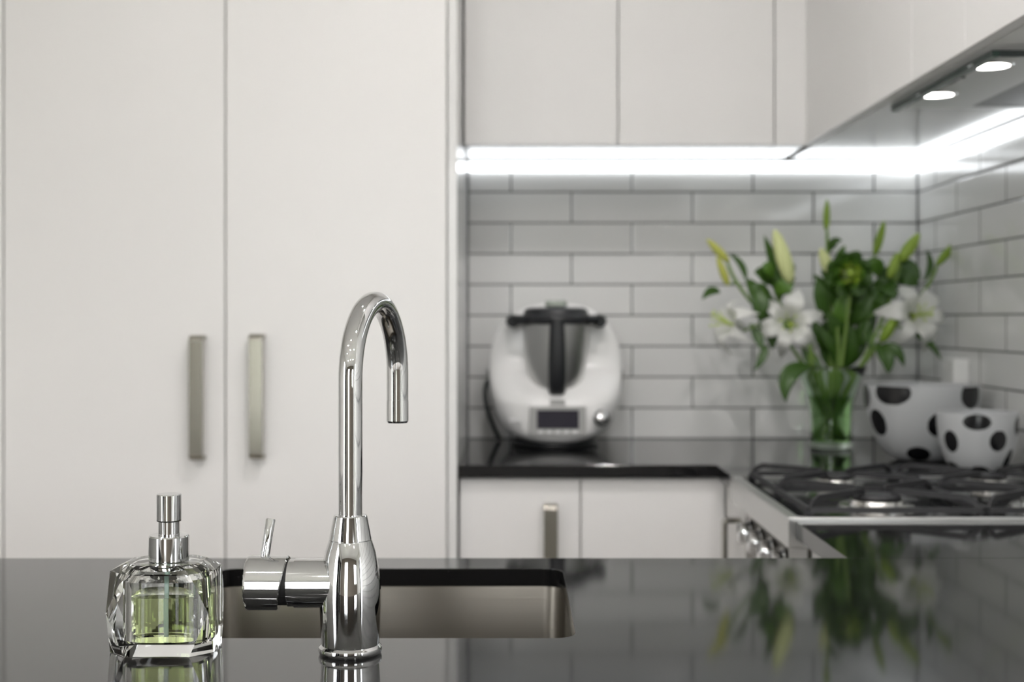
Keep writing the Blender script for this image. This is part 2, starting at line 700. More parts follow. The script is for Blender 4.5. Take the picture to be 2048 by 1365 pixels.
# ----------------------------------------------------------------- wall cabinets
UZ = 1.595                      # underside of wall cabinets
UF = 3.00                       # front plane of back wall cabinets
sU = F / UF
RX = 0.668                      # front plane of right wall cabinets
x0 = PX + 0.002
x1 = (1236 - 1024) / sU
x2 = (1549 - 1024) / sU
t = thing('wall_cabinet', ((x0 + x2) / 2, 3.15, UZ), 'white two-door wall cabinet above the food processor and tiled splashback', 'cabinet', 'white wall cabinets')
obj('carcass', bx(x0, x2, UF + 0.022, WY - 0.002, UZ, 2.40), M['underside'], t)
cabinet_door(t, x0 + 0.001, x1, UF, UZ - 0.0, 2.40)
cabinet_door(t, x1, x2, UF, UZ - 0.0, 2.40)
t = thing('corner_filler_panel', ((x2 + RX) / 2, 3.15, UZ), 'narrow white filler panel in the corner between the wall cabinet runs', 'filler panel')
obj('panel', bx(x2 + 0.002, RX + 0.0195, UF + 0.002, UF + 0.020, UZ, 2.40), M['cabinet'], t, bevel=0.001)
obj('base_board', bx(x2 + 0.002, RX - 0.001, UF + 0.021, WY - 0.002, UZ, UZ + 0.018), M['underside'], t)
HY0, HY1 = 1.948, 2.468         # hood and cooker along the right wall
t = thing('wall_cabinet', (0.84, 2.88, UZ), 'white wall cabinet on the right wall between the corner and the range hood', 'cabinet', 'white wall cabinets')
obj('carcass', bx(RX + 0.022, WX - 0.002, HY1 + 0.001, WY - 0.002, UZ, 2.40), M['underside'], t)
obj('door', bx(RX, RX + 0.02, HY1 + 0.0006, UF + 0.0015, UZ, 2.40), M['cabinet'], t, bevel=0.0012)
t = thing('wall_cabinet', (0.84, 2.2, UZ), 'white two-door wall cabinet housing the range hood over the cooker', 'cabinet', 'white wall cabinets')
obj('carcass', bx(RX + 0.022, WX - 0.002, HY0, HY1 - 0.001, UZ, 2.40), M['underside'], t)
ym = (HY0 + HY1) / 2
obj('door', bx(RX, RX + 0.02, ym + G, HY1 - 0.0006, UZ, 2.40), M['cabinet'], t, bevel=0.0012)
obj('door', bx(RX, RX + 0.02, HY0 + 0.0005, ym - G, UZ, 2.40), M['cabinet'], t, bevel=0.0012)
t = thing('wall_cabinet', (0.84, 1.65, UZ), 'white wall cabinet on the right wall, nearest to the viewer past the range hood', 'cabinet', 'white wall cabinets')
obj('carcass', bx(RX + 0.022, WX - 0.002, 1.40, HY0 - 0.001, UZ, 2.40), M['underside'], t)
obj('door', bx(RX, RX + 0.02, 1.40, HY0 - 0.0005, UZ, 2.40), M['cabinet'], t, bevel=0.0012)
bm = bx(PX + 0.002, WX, UF + 0.01, WY, 2.405, ZC)
box(bm, RX + 0.01, WX, 0.41, UF + 0.01, 2.405, ZC)
structure(obj('trim_2', bm, M['wallpaint']))

# dark sealant beads in the two tiled corners
M['sealant'] = mat('grey_sealant', (0.16, 0.16, 0.165, 1), 0.6)
structure(obj('trim_3', bx(PX + 0.0002, PX + 0.004, WY - 0.0035, WY, BZ, 1.5665), M['sealant']))
structure(obj('trim_4', bx(WX - 0.0035, WX, WY - 0.0035, WY, BZ, 1.5665), M['sealant']))

# LED strips in the wall / cabinet angle
LZ0, LZ1 = 1.5665, UZ - 0.0050


def led(name, label, a, b, nrm):
    t = thing(name, (Vector(a) + Vector(b)) / 2, label, 'led strip light', 'under-cabinet light strips')
    a = Vector((a[0], a[1], 0))
    b = Vector((b[0], b[1], 0))
    n = Vector(nrm)
    bm = bmesh.new()
    prof = [(0.0015, LZ0), (0.010, LZ0 + 0.001), (0.0135, LZ0 + 0.006), (0.0135, LZ1 - 0.004), (0.010, LZ1), (0.0015, LZ1)]
    r = []
    for e in (a, b):
        r.append([bm.verts.new(e + n * d + Vector((0, 0, z))) for d, z in prof])
    k = len(prof)
    for i in range(k):
        bm.faces.new((r[0][i], r[0][(i + 1) % k], r[1][(i + 1) % k], r[1][i]))
    bm.faces.new(r[0])
    bm.faces.new(list(reversed(r[1])))
    bmesh.ops.recalc_face_normals(bm, faces=bm.faces)
    obj('diffuser', bm, M['led'], t)
    bm = bmesh.new()
    lo = a + n * 0.0 + Vector((0, 0, LZ1))
    x = sorted((a.x, b.x)), sorted((a.y, b.y))
    if abs(n.y) > 0:
        box(bm, x[0][0], x[0][1], a.y - 0.0145, a.y, LZ1 + 0.0003, UZ)
    else:
        box(bm, a.x - 0.0145, a.x, x[1][0], x[1][1], LZ1 + 0.0003, UZ)
    obj('channel', bm, M['alu'], t)


led('led_strip', 'long glowing white light strip under the wall cabinets along the back wall', (PX + 0.004, WY, LZ0), (WX - 0.016, WY, LZ0), (0, -1, 0))
led('led_strip', 'glowing white light strip running along the right wall toward the viewer', (WX, WY - 0.002, LZ0), (WX, 1.40, LZ0), (-1, 0, 0))

# ----------------------------------------------------------------- range hood
HX0 = 0.708
t = thing('range_hood', (0.85, ym, UZ - 0.006), 'silver slide-out range hood with two round lights under the right cabinets', 'range hood')
hz = UZ - 0.005
slab_bm = slab(bmesh.new(), [(HX0 + 0.012, HY0 + 0.004), (WX - 0.02, HY0 + 0.004), (WX - 0.02, HY1 - 0.004), (HX0 + 0.012, HY1 - 0.004)],
               [[(0.845, HY0 + 0.05), (0.97, HY0 + 0.05), (0.97, HY1 - 0.03), (0.845, HY1 - 0.03)]], hz, UZ - 0.0005)
obj('hood_body', slab_bm, M['steel'], t)
M['greenglass'] = mat('green_glass_edge', (0.03, 0.06, 0.05, 1), 0.1)
obj('glass_edge', bx(HX0, HX0 + 0.011, HY0, HY1, UZ - 0.010, UZ - 0.0005), M['greenglass'], t)
obj('rear_edge', bx(HX0 + 0.012, WX - 0.02, HY0 - 0.0, HY0 + 0.0035, UZ - 0.010, UZ - 0.0005), M['darkgrey'], t)
obj('filter_panel', bx(0.846, 0.969, HY0 + 0.051, HY1 - 0.031, hz + 0.001, hz + 0.003), M['filter'], t)
for px, py in ((1874, 189), (1982, 131)):
    s = (HOR - py) / (hz - CAMZ)
    d = F / s
    X = (px - 1024) / s
    ring = lathe(bmesh.new(), [(0.0285, -0.002), (0.033, -0.002), (0.034, 0.0), (0.0285, 0.0)], (X, d, hz), n=40, caps=False)
    o = obj('downlight', ring, M['chrome'], t, smooth=True, angle=40)
    obj('lamp', lathe(bmesh.new(), [(0, -0.0015), (0.028, -0.0015), (0.028, -0.0002), (0, -0.0002)], (X, d, hz), n=40), M['lamp'], o)
s = (HOR - 160) / (hz - CAMZ)
sw = obj('switch_panel', bx((1910 - 1024) / s - 0.004, (1910 - 1024) / s + 0.006, F / s - 0.035, F / s + 0.035, hz - 0.003, hz - 0.0001), M['darkgrey'], t, bevel=0.001)
for k in range(4):
    yy = F / s - 0.024 + k * 0.016
    obj('button', bx((1910 - 1024) / s - 0.002, (1910 - 1024) / s + 0.004, yy - 0.005, yy + 0.005, hz - 0.005, hz - 0.003), M['steel'], sw)

# ----------------------------------------------------------------- worktops
BF = 2.70                        # front edge of back worktop
WF = 0.418                       # front edge of right worktops
bt = 0.026
outer = [(PX + 0.001, BF), (WF, BF), (WF, HY1 + 0.003), (WX - 0.001, HY1 + 0.003), (WX - 0.001, WY - 0.001), (PX + 0.001, WY - 0.001)]
tag(obj('worktop', slab(bmesh.new(), outer, [], BZ - bt, BZ), M['granite'], bevel=0.0015, origin=(0.4, 3.0, BZ - bt)),
    'black polished stone worktop along the back wall under the food processor and vase', 'worktop')
ID0, ID1 = 0.74, 1.646
tag(obj('worktop', bx(WF, WX - 0.001, ID1 + 0.0004, HY0 - 0.003, BZ - bt, BZ), M['granite'], bevel=0.0006, origin=(0.7, 1.8, BZ - bt)),
    'short black stone worktop joining the cooker to the sink bench', 'worktop')
SX0, SX1, SY0, SY1 = -0.3455, 0.060, 1.232, 1.576
hole = rrect(SX0, SX1, SY0, SY1, 0.022)
it = 0.021
tag(obj('worktop', slab(bmesh.new(), [(-1.5, ID0), (WX - 0.001, ID0), (WX - 0.001, ID1), (-1.5, ID1)], [hole], BZ - it, BZ), M['granite'], bevel=0.0006, origin=(-0.2, 1.2, BZ - it)),
    'speckled black stone worktop in the foreground with the sink cut into it', 'worktop')

# undermount sink
t = thing('sink', ((SX0 + SX1) / 2, (SY0 + SY1) / 2, BZ - it - 0.2), 'brushed steel undermount sink bowl set in the foreground black bench', 'sink')


def ring_loop(bm, z, grow, r):
    return [bm.verts.new((x, y, z)) for x, y in rrect(SX0 - grow, SX1 + grow, SY0 - grow, SY1 + grow, r)]


bm = bmesh.new()
zt = BZ - it - 0.0005
lv = [(zt, 0.03, 0.04), (zt, 0.004, 0.026), (zt - 0.004, 0.003, 0.026), (zt - 0.155, 0.000, 0.026), (zt - 0.168, -0.004, 0.026), (zt - 0.176, -0.014, 0.02), (zt - 0.178, -0.03, 0.015)]
rings = [ring_loop(bm, *q) for q in lv]
for a, b in zip(rings, rings[1:]):
    for k in range(len(a)):
        k2 = (k + 1) % len(a)
        bm.faces.new((a[k], a[k2], b[k2], b[k]))
bm.faces.new(rings[-1])
bmesh.ops.recalc_face_normals(bm, faces=bm.faces)
obj('bowl', bm, M['sink'], t, smooth=True, angle=35, solid=0.001)
obj('drain', lathe(bmesh.new(), [(0, 0.0008), (0.03, 0.0008), (0.038, 0.003), (0.042, 0.0025), (0.043, 0.0005)], ((SX0 + SX1) / 2, 1.40, zt - 0.178), n=32, caps=False), M['chrome'], t, smooth=True)

# ----------------------------------------------------------------- base cabinets
DFY = 2.72                       # face of back base doors
DFX = 0.440                      # face of right base doors
sB = F / DFY
xj = (1161 - 1024) / sB
zc1 = BZ - bt
t = thing('base_cabinet', (0.16, 3.0, 0), 'white two-door base cabinet under the back worktop with a brushed handle', 'cabinet', 'white base cabinets')
obj('carcass', bx(PX + 0.003, DFX + 0.02, DFY + 0.022, WY - 0.002, 0.0, zc1 - 0.0005), M['carcass'], t)
d = obj('door', bx(PX + 0.004, xj - G, DFY, DFY + 0.02, 0.1, zc1 - 0.004), M['cabinet'], t, bevel=0.0012)
obj('door', bx(xj + G, DFX - 0.003, DFY, DFY + 0.02, 0.1, zc1 - 0.004), M['cabinet'], t, bevel=0.0012)
hX = (1101.5 - 1024) / (F / (DFY - 0.034))
zt_ = CAMZ - (1009 - HOR) / (F / (DFY - 0.02))
obj('handle', handle_bm((hX, DFY - 0.0005, zt_ - 0.126), 0.252, (0, -1, 0)), M['nickel'], d, bevel=0.0012)
t = thing('base_cabinet', (0.72, 2.9, 0), 'white base cabinet in the corner between the back run and the cooker', 'cabinet', 'white base cabinets')
obj('carcass', bx(DFX + 0.022, WX - 0.002, HY1 + 0.003, WY - 0.003, 0.0, zc1 - 0.0005), M['carcass'], t)
d = obj('door', bx(DFX, DFX + 0.02, HY1 + 0.006, DFY - 0.002, 0.1, zc1 - 0.004), M['cabinet'], t, bevel=0.0012)
obj('handle', handle_bm((DFX + 0.0005, 2.555, CAMZ - (1037 - HOR) / (F / 2.555) - 0.126), 0.252, (-1, 0, 0)), M['nickel'], d, bevel=0.0012)
t = thing('base_cabinet', (0.72, 1.8, 0), 'base cabinet between the cooker and the foreground sink bench', 'cabinet', 'white base cabinets')
obj('carcass', bx(DFX + 0.022, WX - 0.002, ID1 + 0.001, HY0 - 0.003, 0.0, zc1 - 0.0005), M['carcass'], t)
obj('door', bx(DFX, DFX + 0.02, ID1 + 0.012, HY0 - 0.006, 0.1, zc1 - 0.004), M['cabinet'], t, bevel=0.0012)
t = thing('island_cabinet', (-0.3, 1.2, 0), 'white cabinet carcass carrying the foreground sink bench', 'cabinet')
zi = BZ - it - 0.0006
bm = bx(-1.45, -1.43, 0.80, 1.60, 0, zi)
box(bm, 0.96, 0.98, 0.80, 1.60, 0, zi)
box(bm, -1.43, 0.96, 0.80, 0.82, 0, zi)
box(bm, -1.43, 0.96, 1.612, 1.63, 0, zi)
box(bm, -1.43, 0.96, 0.82, 1.612, 0.08, 0.10)
obj('carcass', bm, M['cabinet'], t)

# ----------------------------------------------------------------- gas cooker
CX = 0.407
t = thing('gas_cooker', (0.7, ym, 0), 'freestanding gas cooker with steel rim, black hob and chrome knobs', 'cooker')
c0, c1 = HY0, HY1
obj('oven_body', bx(0.455, WX - 0.003, c0 + 0.001, c1 - 0.001, 0.0, BZ - 0.042), M['steel'], t)
rim = slab(bmesh.new(), [(CX, c0), (WX - 0.003, c0), (WX - 0.003, c1), (CX, c1)],
           [rrect(CX + 0.018, WX - 0.02, c0 + 0.010, c1 - 0.010, 0.012, 4)], BZ - 0.040, BZ + 0.0055)
obj('steel_rim', rim, M['steel'], t, bevel=0.0015)
obj('hob_plate', bx(CX + 0.0185, WX - 0.0205, c0 + 0.0105, c1 - 0.0105, BZ - 0.034, BZ + 0.002), M['blackglass'], t)
obj('control_panel', bx(0.436, 0.4545, c0 + 0.002, c1 - 0.002, BZ - 0.16, BZ - 0.0405), M['darksteel'], t)
obj('side_trim', bx(CX + 0.002, 0.4355, c0 + 0.0, c0 + 0.004, BZ - 0.16, BZ - 0.0405), M['steel'], t)
obj('oven_door', bx(0.425, 0.454, c0 + 0.004, c1 - 0.004, 0.12, BZ - 0.165), M['blackglass'], t, bevel=0.002)
bmh = bmesh.new()
tube(bmh, [(0.426, c0 + 0.05, 0.66), (0.385, c0 + 0.05, 0.665), (0.385, c1 - 0.05, 0.665), (0.426, c1 - 0.05, 0.66)], 0.009, 12)
obj('oven_handle', bmh, M['steel'], t, smooth=True)
for k in range(5):
    yy = c0 + 0.06 + k * 0.10
    zz = BZ - 0.092
    kn = obj('knob', lathe(bmesh.new(), [(0.024, 0), (0.0245, 0.004), (0.020, 0.006), (0.019, 0.022), (0.0175, 0.024), (0, 0.024)], (0.4358, yy, zz), (-1, 0, 0), 32), M['chrome'], t, smooth=True, angle=40)
    obj('pointer', bx(0.4105, 0.4118, yy - 0.0015, yy + 0.0015, zz, zz + 0.016), M['blackplastic'], kn)
# burners
for bX in (0.572, 0.842):
    for bY, rr in ((c0 + 0.125, 0.038), (c0 + 0.395, 0.030)):
        b = obj('burner', lathe(bmesh.new(), [(rr + 0.022, -0.0035), (rr + 0.020, 0.001), (rr + 0.005, 0.003), (rr + 0.003, 0.0095), (rr - 0.006, 0.010)], (bX, bY, BZ + 0.0058), n=40), M['burner'], t, smooth=True, angle=40)
        obj('burner_cap', lathe(bmesh.new(), [(rr - 0.004, 0.0102), (rr, 0.012), (rr - 0.001, 0.016), (rr - 0.008, 0.018), (0, 0.0185)], (bX, bY, BZ + 0.0058), n=40), M['iron'], b, smooth=True)
# grates


def bar(bm, pts, w=0.009, h=0.012):
    """rectangular cast bar along pts (top surface follows pts)"""
    pts = [Vector(p) for p in pts]
    rows = []
    for i, p in enumerate(pts):
        a = pts[max(0, i - 1)]
        b = pts[min(len(pts) - 1, i + 1)]
        d = b - a
        d.z = 0
        if d.length < 1e-6:
            d = Vector((1, 0, 0))
        s = Vector((-d.y, d.x, 0)).normalized() * w / 2
        dn = Vector((0, 0, -h))
        rows.append([bm.verts.new(q) for q in (p - s * 0.7, p + s * 0.7, p + s + dn, p - s + dn)])
    for a, b in zip(rows, rows[1:]):
        for k in range(4):
            k2 = (k + 1) % 4
            bm.faces.new((a[k], a[k2], b[k2], b[k]))
    bm.faces.new(rows[0])
    bm.faces.new(list(reversed(rows[-1])))


gz = BZ + 0.034
for gx0, gx1 in ((0.443, 0.7005), (0.7095, 0.967)):
    g0, g1 = c0 + 0.022, c1 - 0.026
    gm = (g0 + g1) / 2
    gc = (gx0 + gx1) / 2
    bm = bmesh.new()
    zf = BZ + 0.017
    # low outer frame
    for a, b in (((gx0, g0), (gx1, g0)), ((gx1, g0), (gx1, g1)), ((gx1, g1), (gx0, g1)), ((gx0, g1), (gx0, g0))):
        bar(bm, [(a[0], a[1], zf), (b[0], b[1], zf)], 0.009, 0.008)
    bar(bm, [(gx0, gm, zf + 0.003), (gx1, gm, zf + 0.003)], 0.009, 0.010)
    for cy in ((g0 + gm) / 2, (g1 + gm) / 2):
        y0_, y1_ = (g0, gm) if cy < gm else (gm, g1)
        for sx, sy in ((gx0, y0_), (gx1, y0_), (gx0, y1_), (gx1, y1_)):
            v = Vector((gc - sx, cy - sy, 0))
            e = Vector((sx, sy, 0)) + v * 0.80
            k1 = Vector((sx, sy, 0)) + v * 0.06
            k2 = Vector((sx, sy, 0)) + v * 0.14
            bar(bm, [(sx, sy, zf), (k1.x, k1.y, gz - 0.006), (k2.x, k2.y, gz), (e.x, e.y, gz), (e.x + v.x * 0.03, e.y + v.y * 0.03, gz - 0.005)], 0.008, 0.009)
    o = obj('grate', bm, M['iron'], t)
    for sx, sy in ((gx0, g0), (gx1, g0), (gx0, g1), (gx1, g1), (gx0, gm), (gx1, gm)):
        obj('foot', bx(sx - 0.006, sx + 0.006, sy - 0.006, sy + 0.006, BZ + 0.0022, zf - 0.0075), M['iron'], o)

# ----------------------------------------------------------------- food processor
FX, FY = 0.1035, 3.165
t = thing('food_processor', (FX, FY, BZ), 'white food processor with steel jug, black handle and small screen on the back worktop', 'food processor')
wt = [(0.0125, 0.052), (0.0145, 0.068), (0.020, 0.086), (0.0336, 0.113), (0.064, 0.1365), (0.1055, 0.151), (0.147, 0.158), (0.1865, 0.160), (0.2287, 0.155), (0.2735, 0.138), (0.3076, 0.108), (0.330, 0.067), (0.337, 0.03), (0.339, 0.008)]
ft = [(0.0125, 0.118), (0.020, 0.134), (0.034, 0.142), (0.10, 0.145), (0.108, 0.143), (0.119, 0.134), (0.132, 0.118), (0.152, 0.085), (0.176, 0.052), (0.21, 0.038), (0.30, 0.030), (0.339, 0.010)]
bt_ = [(0.0125, 0.010), (0.15, 0.012), (0.22, 0.03), (0.30, 0.03), (0.339, 0.010)]


def stack(bm, zs, w, f, b, ex=3.2, n=96):
    rings = []
    for z in zs:
        hw, hf, hb = w(z), f(z), b(z)
        r = []
        for k in range(n):
            a = 2 * pi * k / n
            c, s = cos(a), sin(a)
            x = hw * math.copysign(abs(c) ** (2 / ex), c)
            y = math.copysign(abs(s) ** (2 / ex), s)
            y = y * hb if y > 0 else y * hf
            r.append(bm.verts.new((FX + x, FY + y, BZ + z)))
        rings.append(r)
    for a, c in zip(rings, rings[1:]):
        for k in range(n):
            k2 = (k + 1) % n
            bm.faces.new((a[k], a[k2], c[k2], c[k]))
    bm.faces.new(list(reversed(rings[0])))
    bm.faces.new(rings[-1])
    return bm


def smoothtab(tab):
    """catmull-rom over a table"""
    def f(z):
        if z <= tab[0][0]:
            return tab[0][1]
        if z >= tab[-1][0]:
            return tab[-1][1]
        for i in range(len(tab) - 1):
            if z <= tab[i + 1][0]:
                p1, p2 = tab[i], tab[i + 1]
                p0 = tab[i - 1] if i else p1
                p3 = tab[i + 2] if i + 2 < len(tab) else p2
                h = p2[0] - p1[0]
                u = (z - p1[0]) / h
                m1 = (p2[1] - p0[1]) / max(1e-9, (p2[0] - p0[0])) * h
                m2 = (p3[1] - p1[1]) / max(1e-9, (p3[0] - p1[0])) * h
                return (2 * u ** 3 - 3 * u * u + 1) * p1[1] + (u ** 3 - 2 * u * u + u) * m1 + (-2 * u ** 3 + 3 * u * u) * p2[1] + (u ** 3 - u * u) * m2
    return f


W_, F_, B_ = smoothtab(wt), smoothtab(ft), smoothtab(bt_)
zs = sorted(set([0.0125, 0.0135, 0.0145, 0.017, 0.02, 0.026, 0.034] + [0.04 + 0.008 * k for k in range(35)] + [0.322, 0.326, 0.330, 0.333, 0.336, 0.338, 0.339]))
body = obj('body_shell', stack(bmesh.new(), zs, W_, F_, B_), M['whiteplastic'], t, smooth=True)
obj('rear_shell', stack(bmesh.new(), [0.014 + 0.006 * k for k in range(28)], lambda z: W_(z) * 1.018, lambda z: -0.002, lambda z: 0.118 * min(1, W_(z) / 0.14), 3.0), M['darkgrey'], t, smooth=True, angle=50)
obj('base_foot', lathe(bmesh.new(), [(0.10, 0.0), (0.104, 0.003), (0.10, 0.0135), (0, 0.0135)], (FX, FY - 0.01, BZ), n=48), M['blackplastic'], t, smooth=True, angle=40)
jx, jy = FX, FY - 0.054
jug = obj('jug', lathe(bmesh.new(), [(0.050, 0.118), (0.056, 0.122), (0.062, 0.14), (0.0705, 0.19), (0.0770, 0.25), (0.0800, 0.286), (0.078, 0.286)], (jx, jy, BZ), n=64), M['steel'], t, smooth=True, angle=50)
# jug handle: tapered grip standing in front of the jug
bm = bmesh.new()
rows = []
for z, w, y, d in ((0.124, 0.016, -0.086, 0.014), (0.135, 0.020, -0.094, 0.018), (0.16, 0.0205, -0.101, 0.02), (0.20, 0.0205, -0.105, 0.02), (0.25, 0.0190, -0.107, 0.02), (0.285, 0.0175, -0.104, 0.022), (0.300, 0.020, -0.096, 0.03)):
    r = []
    for k in range(20):
        a = 2 * pi * k / 20
        r.append(bm.verts.new((jx + w * math.copysign(abs(cos(a)) ** 0.7, cos(a)), jy + y + 0.02 + d * math.copysign(abs(sin(a)) ** 0.7, sin(a)), BZ + z)))
    rows.append(r)
for a, b in zip(rows, rows[1:]):
    for k in range(20):
        bm.faces.new((a[k], a[(k + 1) % 20], b[(k + 1) % 20], b[k]))
bm.faces.new(list(reversed(rows[0])))
bm.faces.new(rows[-1])
obj('jug_handle', bm, M['blackplastic'], t, smooth=True, angle=60)
lid = obj('lid', lathe(bmesh.new(), [(0.081, 0.286), (0.083, 0.29), (0.083, 0.302), (0.078, 0.306), (0.074, 0.320), (0.066, 0.3255), (0, 0.327)], (jx, jy, BZ), n=64), M['blackplastic'], t, smooth=True, angle=35)
obj('measuring_cup', lathe(bmesh.new(), [(0.022, 0.327), (0.026, 0.33), (0.0265, 0.339), (0.024, 0.342), (0, 0.342)], (jx, jy, BZ), n=40), M['cupclear'], lid, smooth=True, angle=40)
for sgn in (-1, 1):
    bm = bmesh.new()
    a = jx + sgn * 0.066
    b = jx + sgn * 0.1025
    tube(bm, [(b, FY + 0.0, BZ + 0.295), (b, jy - 0.02, BZ + 0.295), (b - sgn * 0.002, jy - 0.045, BZ + 0.293)], [0.0160, 0.0160, 0.0145], 20)
    tube(bm, [(b, jy - 0.028, BZ + 0.2965), (a, jy - 0.062, BZ + 0.2965)], [0.0125, 0.0115], 14)
    obj('locking_arm', bm, M['blackplastic'], t, smooth=True, angle=50)
tube_bm = tube(bmesh.new(), [(jx - 0.068, jy - 0.060, BZ + 0.2975), (jx - 0.03, jy - 0.082, BZ + 0.2975), (jx, jy - 0.088, BZ + 0.2985), (jx + 0.03, jy - 0.082, BZ + 0.2975), (jx + 0.068, jy - 0.060, BZ + 0.2975)], 0.0120, 14)
obj('lid_bar', tube_bm, M['blackplastic'], t, smooth=True)
fy = FY - 0.1462
bez_ = obj('display_bezel', bx(FX - 0.0635, FX + 0.0655, fy - 0.0025, fy + 0.012, BZ + 0.032, BZ + 0.099), M['greyplastic'], t, bevel=0.002)
obj('screen', bx(FX - 0.0465, FX + 0.0490, fy - 0.0035, fy - 0.002, BZ + 0.048, BZ + 0.0905), M['screen'], bez_)
for k in range(5):
    xx = FX - 0.038 + k * 0.0195
    obj('touch_key', bx(xx - 0.006, xx + 0.006, fy - 0.0032, fy - 0.002, BZ + 0.0375, BZ + 0.0435), M['alu'], bez_)
obj('vent_tab', bx(FX - 0.017, FX + 0.018, FY - 0.1462, FY - 0.138, BZ + 0.101, BZ + 0.115), M['greyplastic'], t, bevel=0.001)
obj('dial', lathe(bmesh.new(), [(0.0185, 0), (0.0195, 0.003), (0.0185, 0.010), (0.012, 0.0155), (0, 0.017)], (FX + 0.1005, FY - 0.1385, BZ + 0.072), (0.12, -1, 0.08), 40), M['chrome'], t, smooth=True)
obj('highlight_bar', bx(FX - 0.109, FX - 0.083, FY - 0.1425, FY - 0.1385, BZ + 0.065, BZ + 0.0705), M['alu'], t)  # pale bar standing in for a faint highlight on the shell
bm = tube(bmesh.new(), bez((FX - 0.150, FY + 0.06, BZ + 0.155), (FX - 0.186, FY + 0.05, BZ + 0.15), (FX - 0.166, FY + 0.05, BZ + 0.06), (FX - 0.135, FY + 0.085, BZ + 0.0045), 16), 0.005, 10)
obj('power_cord', bm, M['darkgrey'], t, smooth=True)

# ----------------------------------------------------------------- power outlet and plug on the right wall
oz0, oz1 = CAMZ - 148 / 885, CAMZ - 78 / 885
t = thing('power_outlet', (WX, 3.05, oz0), 'white double power outlet on the right tiled wall above the spotted bowls', 'power outlet')
pl = obj('face_plate', bx(WX - 0.009, WX - 0.0005, 2.965, 3.095, oz0, oz1), M['whiteplastic'], t, bevel=0.002)
for yy in (3.065, 2.995):
    obj('switch', bx(WX - 0.012, WX - 0.009, yy - 0.006, yy + 0.006, oz1 - 0.026, oz1 - 0.012), M['whiteplastic'], pl, bevel=0.001)
tp = thing('plug_adapter', (WX - 0.02, 2.94, oz0), 'white plug adapter sticking out of the wall outlet behind the large spotted bowl', 'plug')
obj('adapter_body', bx(WX - 0.036, WX - 0.0005, 2.925, 2.962, oz0 + 0.002, oz1 + 0.002), M['whiteplastic'], tp, bevel=0.004)

# ----------------------------------------------------------------- spotted bowls


def spotted_bowl(name, label, c, R, H, spots, rb):
    """lathe bowl with black oval spots; spots = (azimuth deg, height fraction, half width m, half height m)"""
    bm = bmesh.new()
    n, m = 360, 130
    out = []
    for i in range(m + 1):
        u = i / m
        r = rb + (R - rb) * (1 - (1 - u) ** 2.2) ** 0.55
        out.append((r, H * u))
    prof = [(0, 0.0)] + [(rb * 0.95, 0)] + out[1:]
    th = 0.0045
    prof += [(R - th * 0.5, H + 0.0012), (R - th, H)] + [(max(0.002, r - th), z) for r, z in reversed(out[4:])] + [(0, out[4][1])]
    lathe(bm, prof, c, None, n)
    cx, cy, cz = c
    for f in bm.faces:
        q = f.calc_center_median()
        dx, dy, dz = q.x - cx, q.y - cy, q.z - cz
        rr = math.hypot(dx, dy)
        if rr < 1e-4:
            continue
        for az, hf, hw, hh in spots:
            a0 = radians(az)
            da = math.atan2(dy, dx) - a0
            da = (da + pi) % (2 * pi) - pi
            # height along the wall
            if (da * rr / hw) ** 2 + ((dz - hf * H) / hh) ** 2 < 1:
                f.material_index = 1
                break
    t = obj(name, bm, [M['frost'], M['spot']], smooth=True, angle=50, origin=c)
    return tag(t, label, 'bowl', 'black-spotted glass bowls')


cb = (0.868, 2.80, BZ + 0.0002)
spotted_bowl('glass_bowl', 'large frosted white bowl with black spots, behind the smaller one', cb, 0.120, 0.158,
             [(-137, 0.93, 0.042, 0.026), (-160, 0.52, 0.026, 0.028), (-90, 0.52, 0.022, 0.024), (-52, 0.90, 0.032, 0.028), (-112, 0.12, 0.024, 0.016), (-30, 0.35, 0.024, 0.024),
              (-5, 0.65, 0.03, 0.028), (40, 0.7, 0.03, 0.028), (90, 0.6, 0.03, 0.028), (140, 0.8, 0.03, 0.028), (180, 0.85, 0.028, 0.026)], 0.042)
cs = (0.900, 2.555, BZ + 0.0002)
spotted_bowl('glass_bowl', 'small frosted white bowl with black spots beside the cooker grates', cs, 0.076, 0.118,
             [(-110, 0.88, 0.026, 0.015), (-152, 0.55, 0.017, 0.021), (-78, 0.58, 0.018, 0.020), (-106, 0.06, 0.020, 0.012), (-36, 0.80, 0.016, 0.018), (-48, 0.25, 0.012, 0.022), (-165, 0.1, 0.018, 0.012),
              (0, 0.6, 0.018, 0.018), (45, 0.7, 0.018, 0.018), (90, 0.6, 0.018, 0.018), (140, 0.7, 0.018, 0.018)], 0.034)

# ----------------------------------------------------------------- vase with lilies
VY = 3.06
VX = (1661.5 - 1024) * VY / F
sV = F / VY
vb = Vector((VX, VY, BZ + 0.0002))
prof_o = [(0.0, 0.0), (0.046, 0.0), (0.0485, 0.003), (0.0485, 0.02), (0.0480, 0.05), (0.0490, 0.08), (0.054, 0.11), (0.063, 0.14), (0.073, 0.165), (0.0815, 0.188)]
prof_i = [(0.0805, 0.1895), (0.0785, 0.188)] + [(r - 0.003, z) for r, z in reversed(prof_o[4:-1])] + [(0.0455, 0.02), (0.044, 0.014), (0.0, 0.013)]
t = thing('glass_vase', vb, 'flared clear glass vase of lilies standing by the tiled corner', 'vase')
obj('vase_glass', lathe(bmesh.new(), prof_o + prof_i, vb, None, 64), M['vaseglass'], t, smooth=True, angle=60)
obj('water', lathe(bmesh.new(), [(0.0, 0.0134), (0.0436, 0.0144), (0.0452, 0.02), (0.0447, 0.05), (0.0457, 0.08), (0.0507, 0.11), (0.0542, 0.121), (0.0, 0.121)], vb, None, 64), M['water'], t, smooth=True, angle=50)


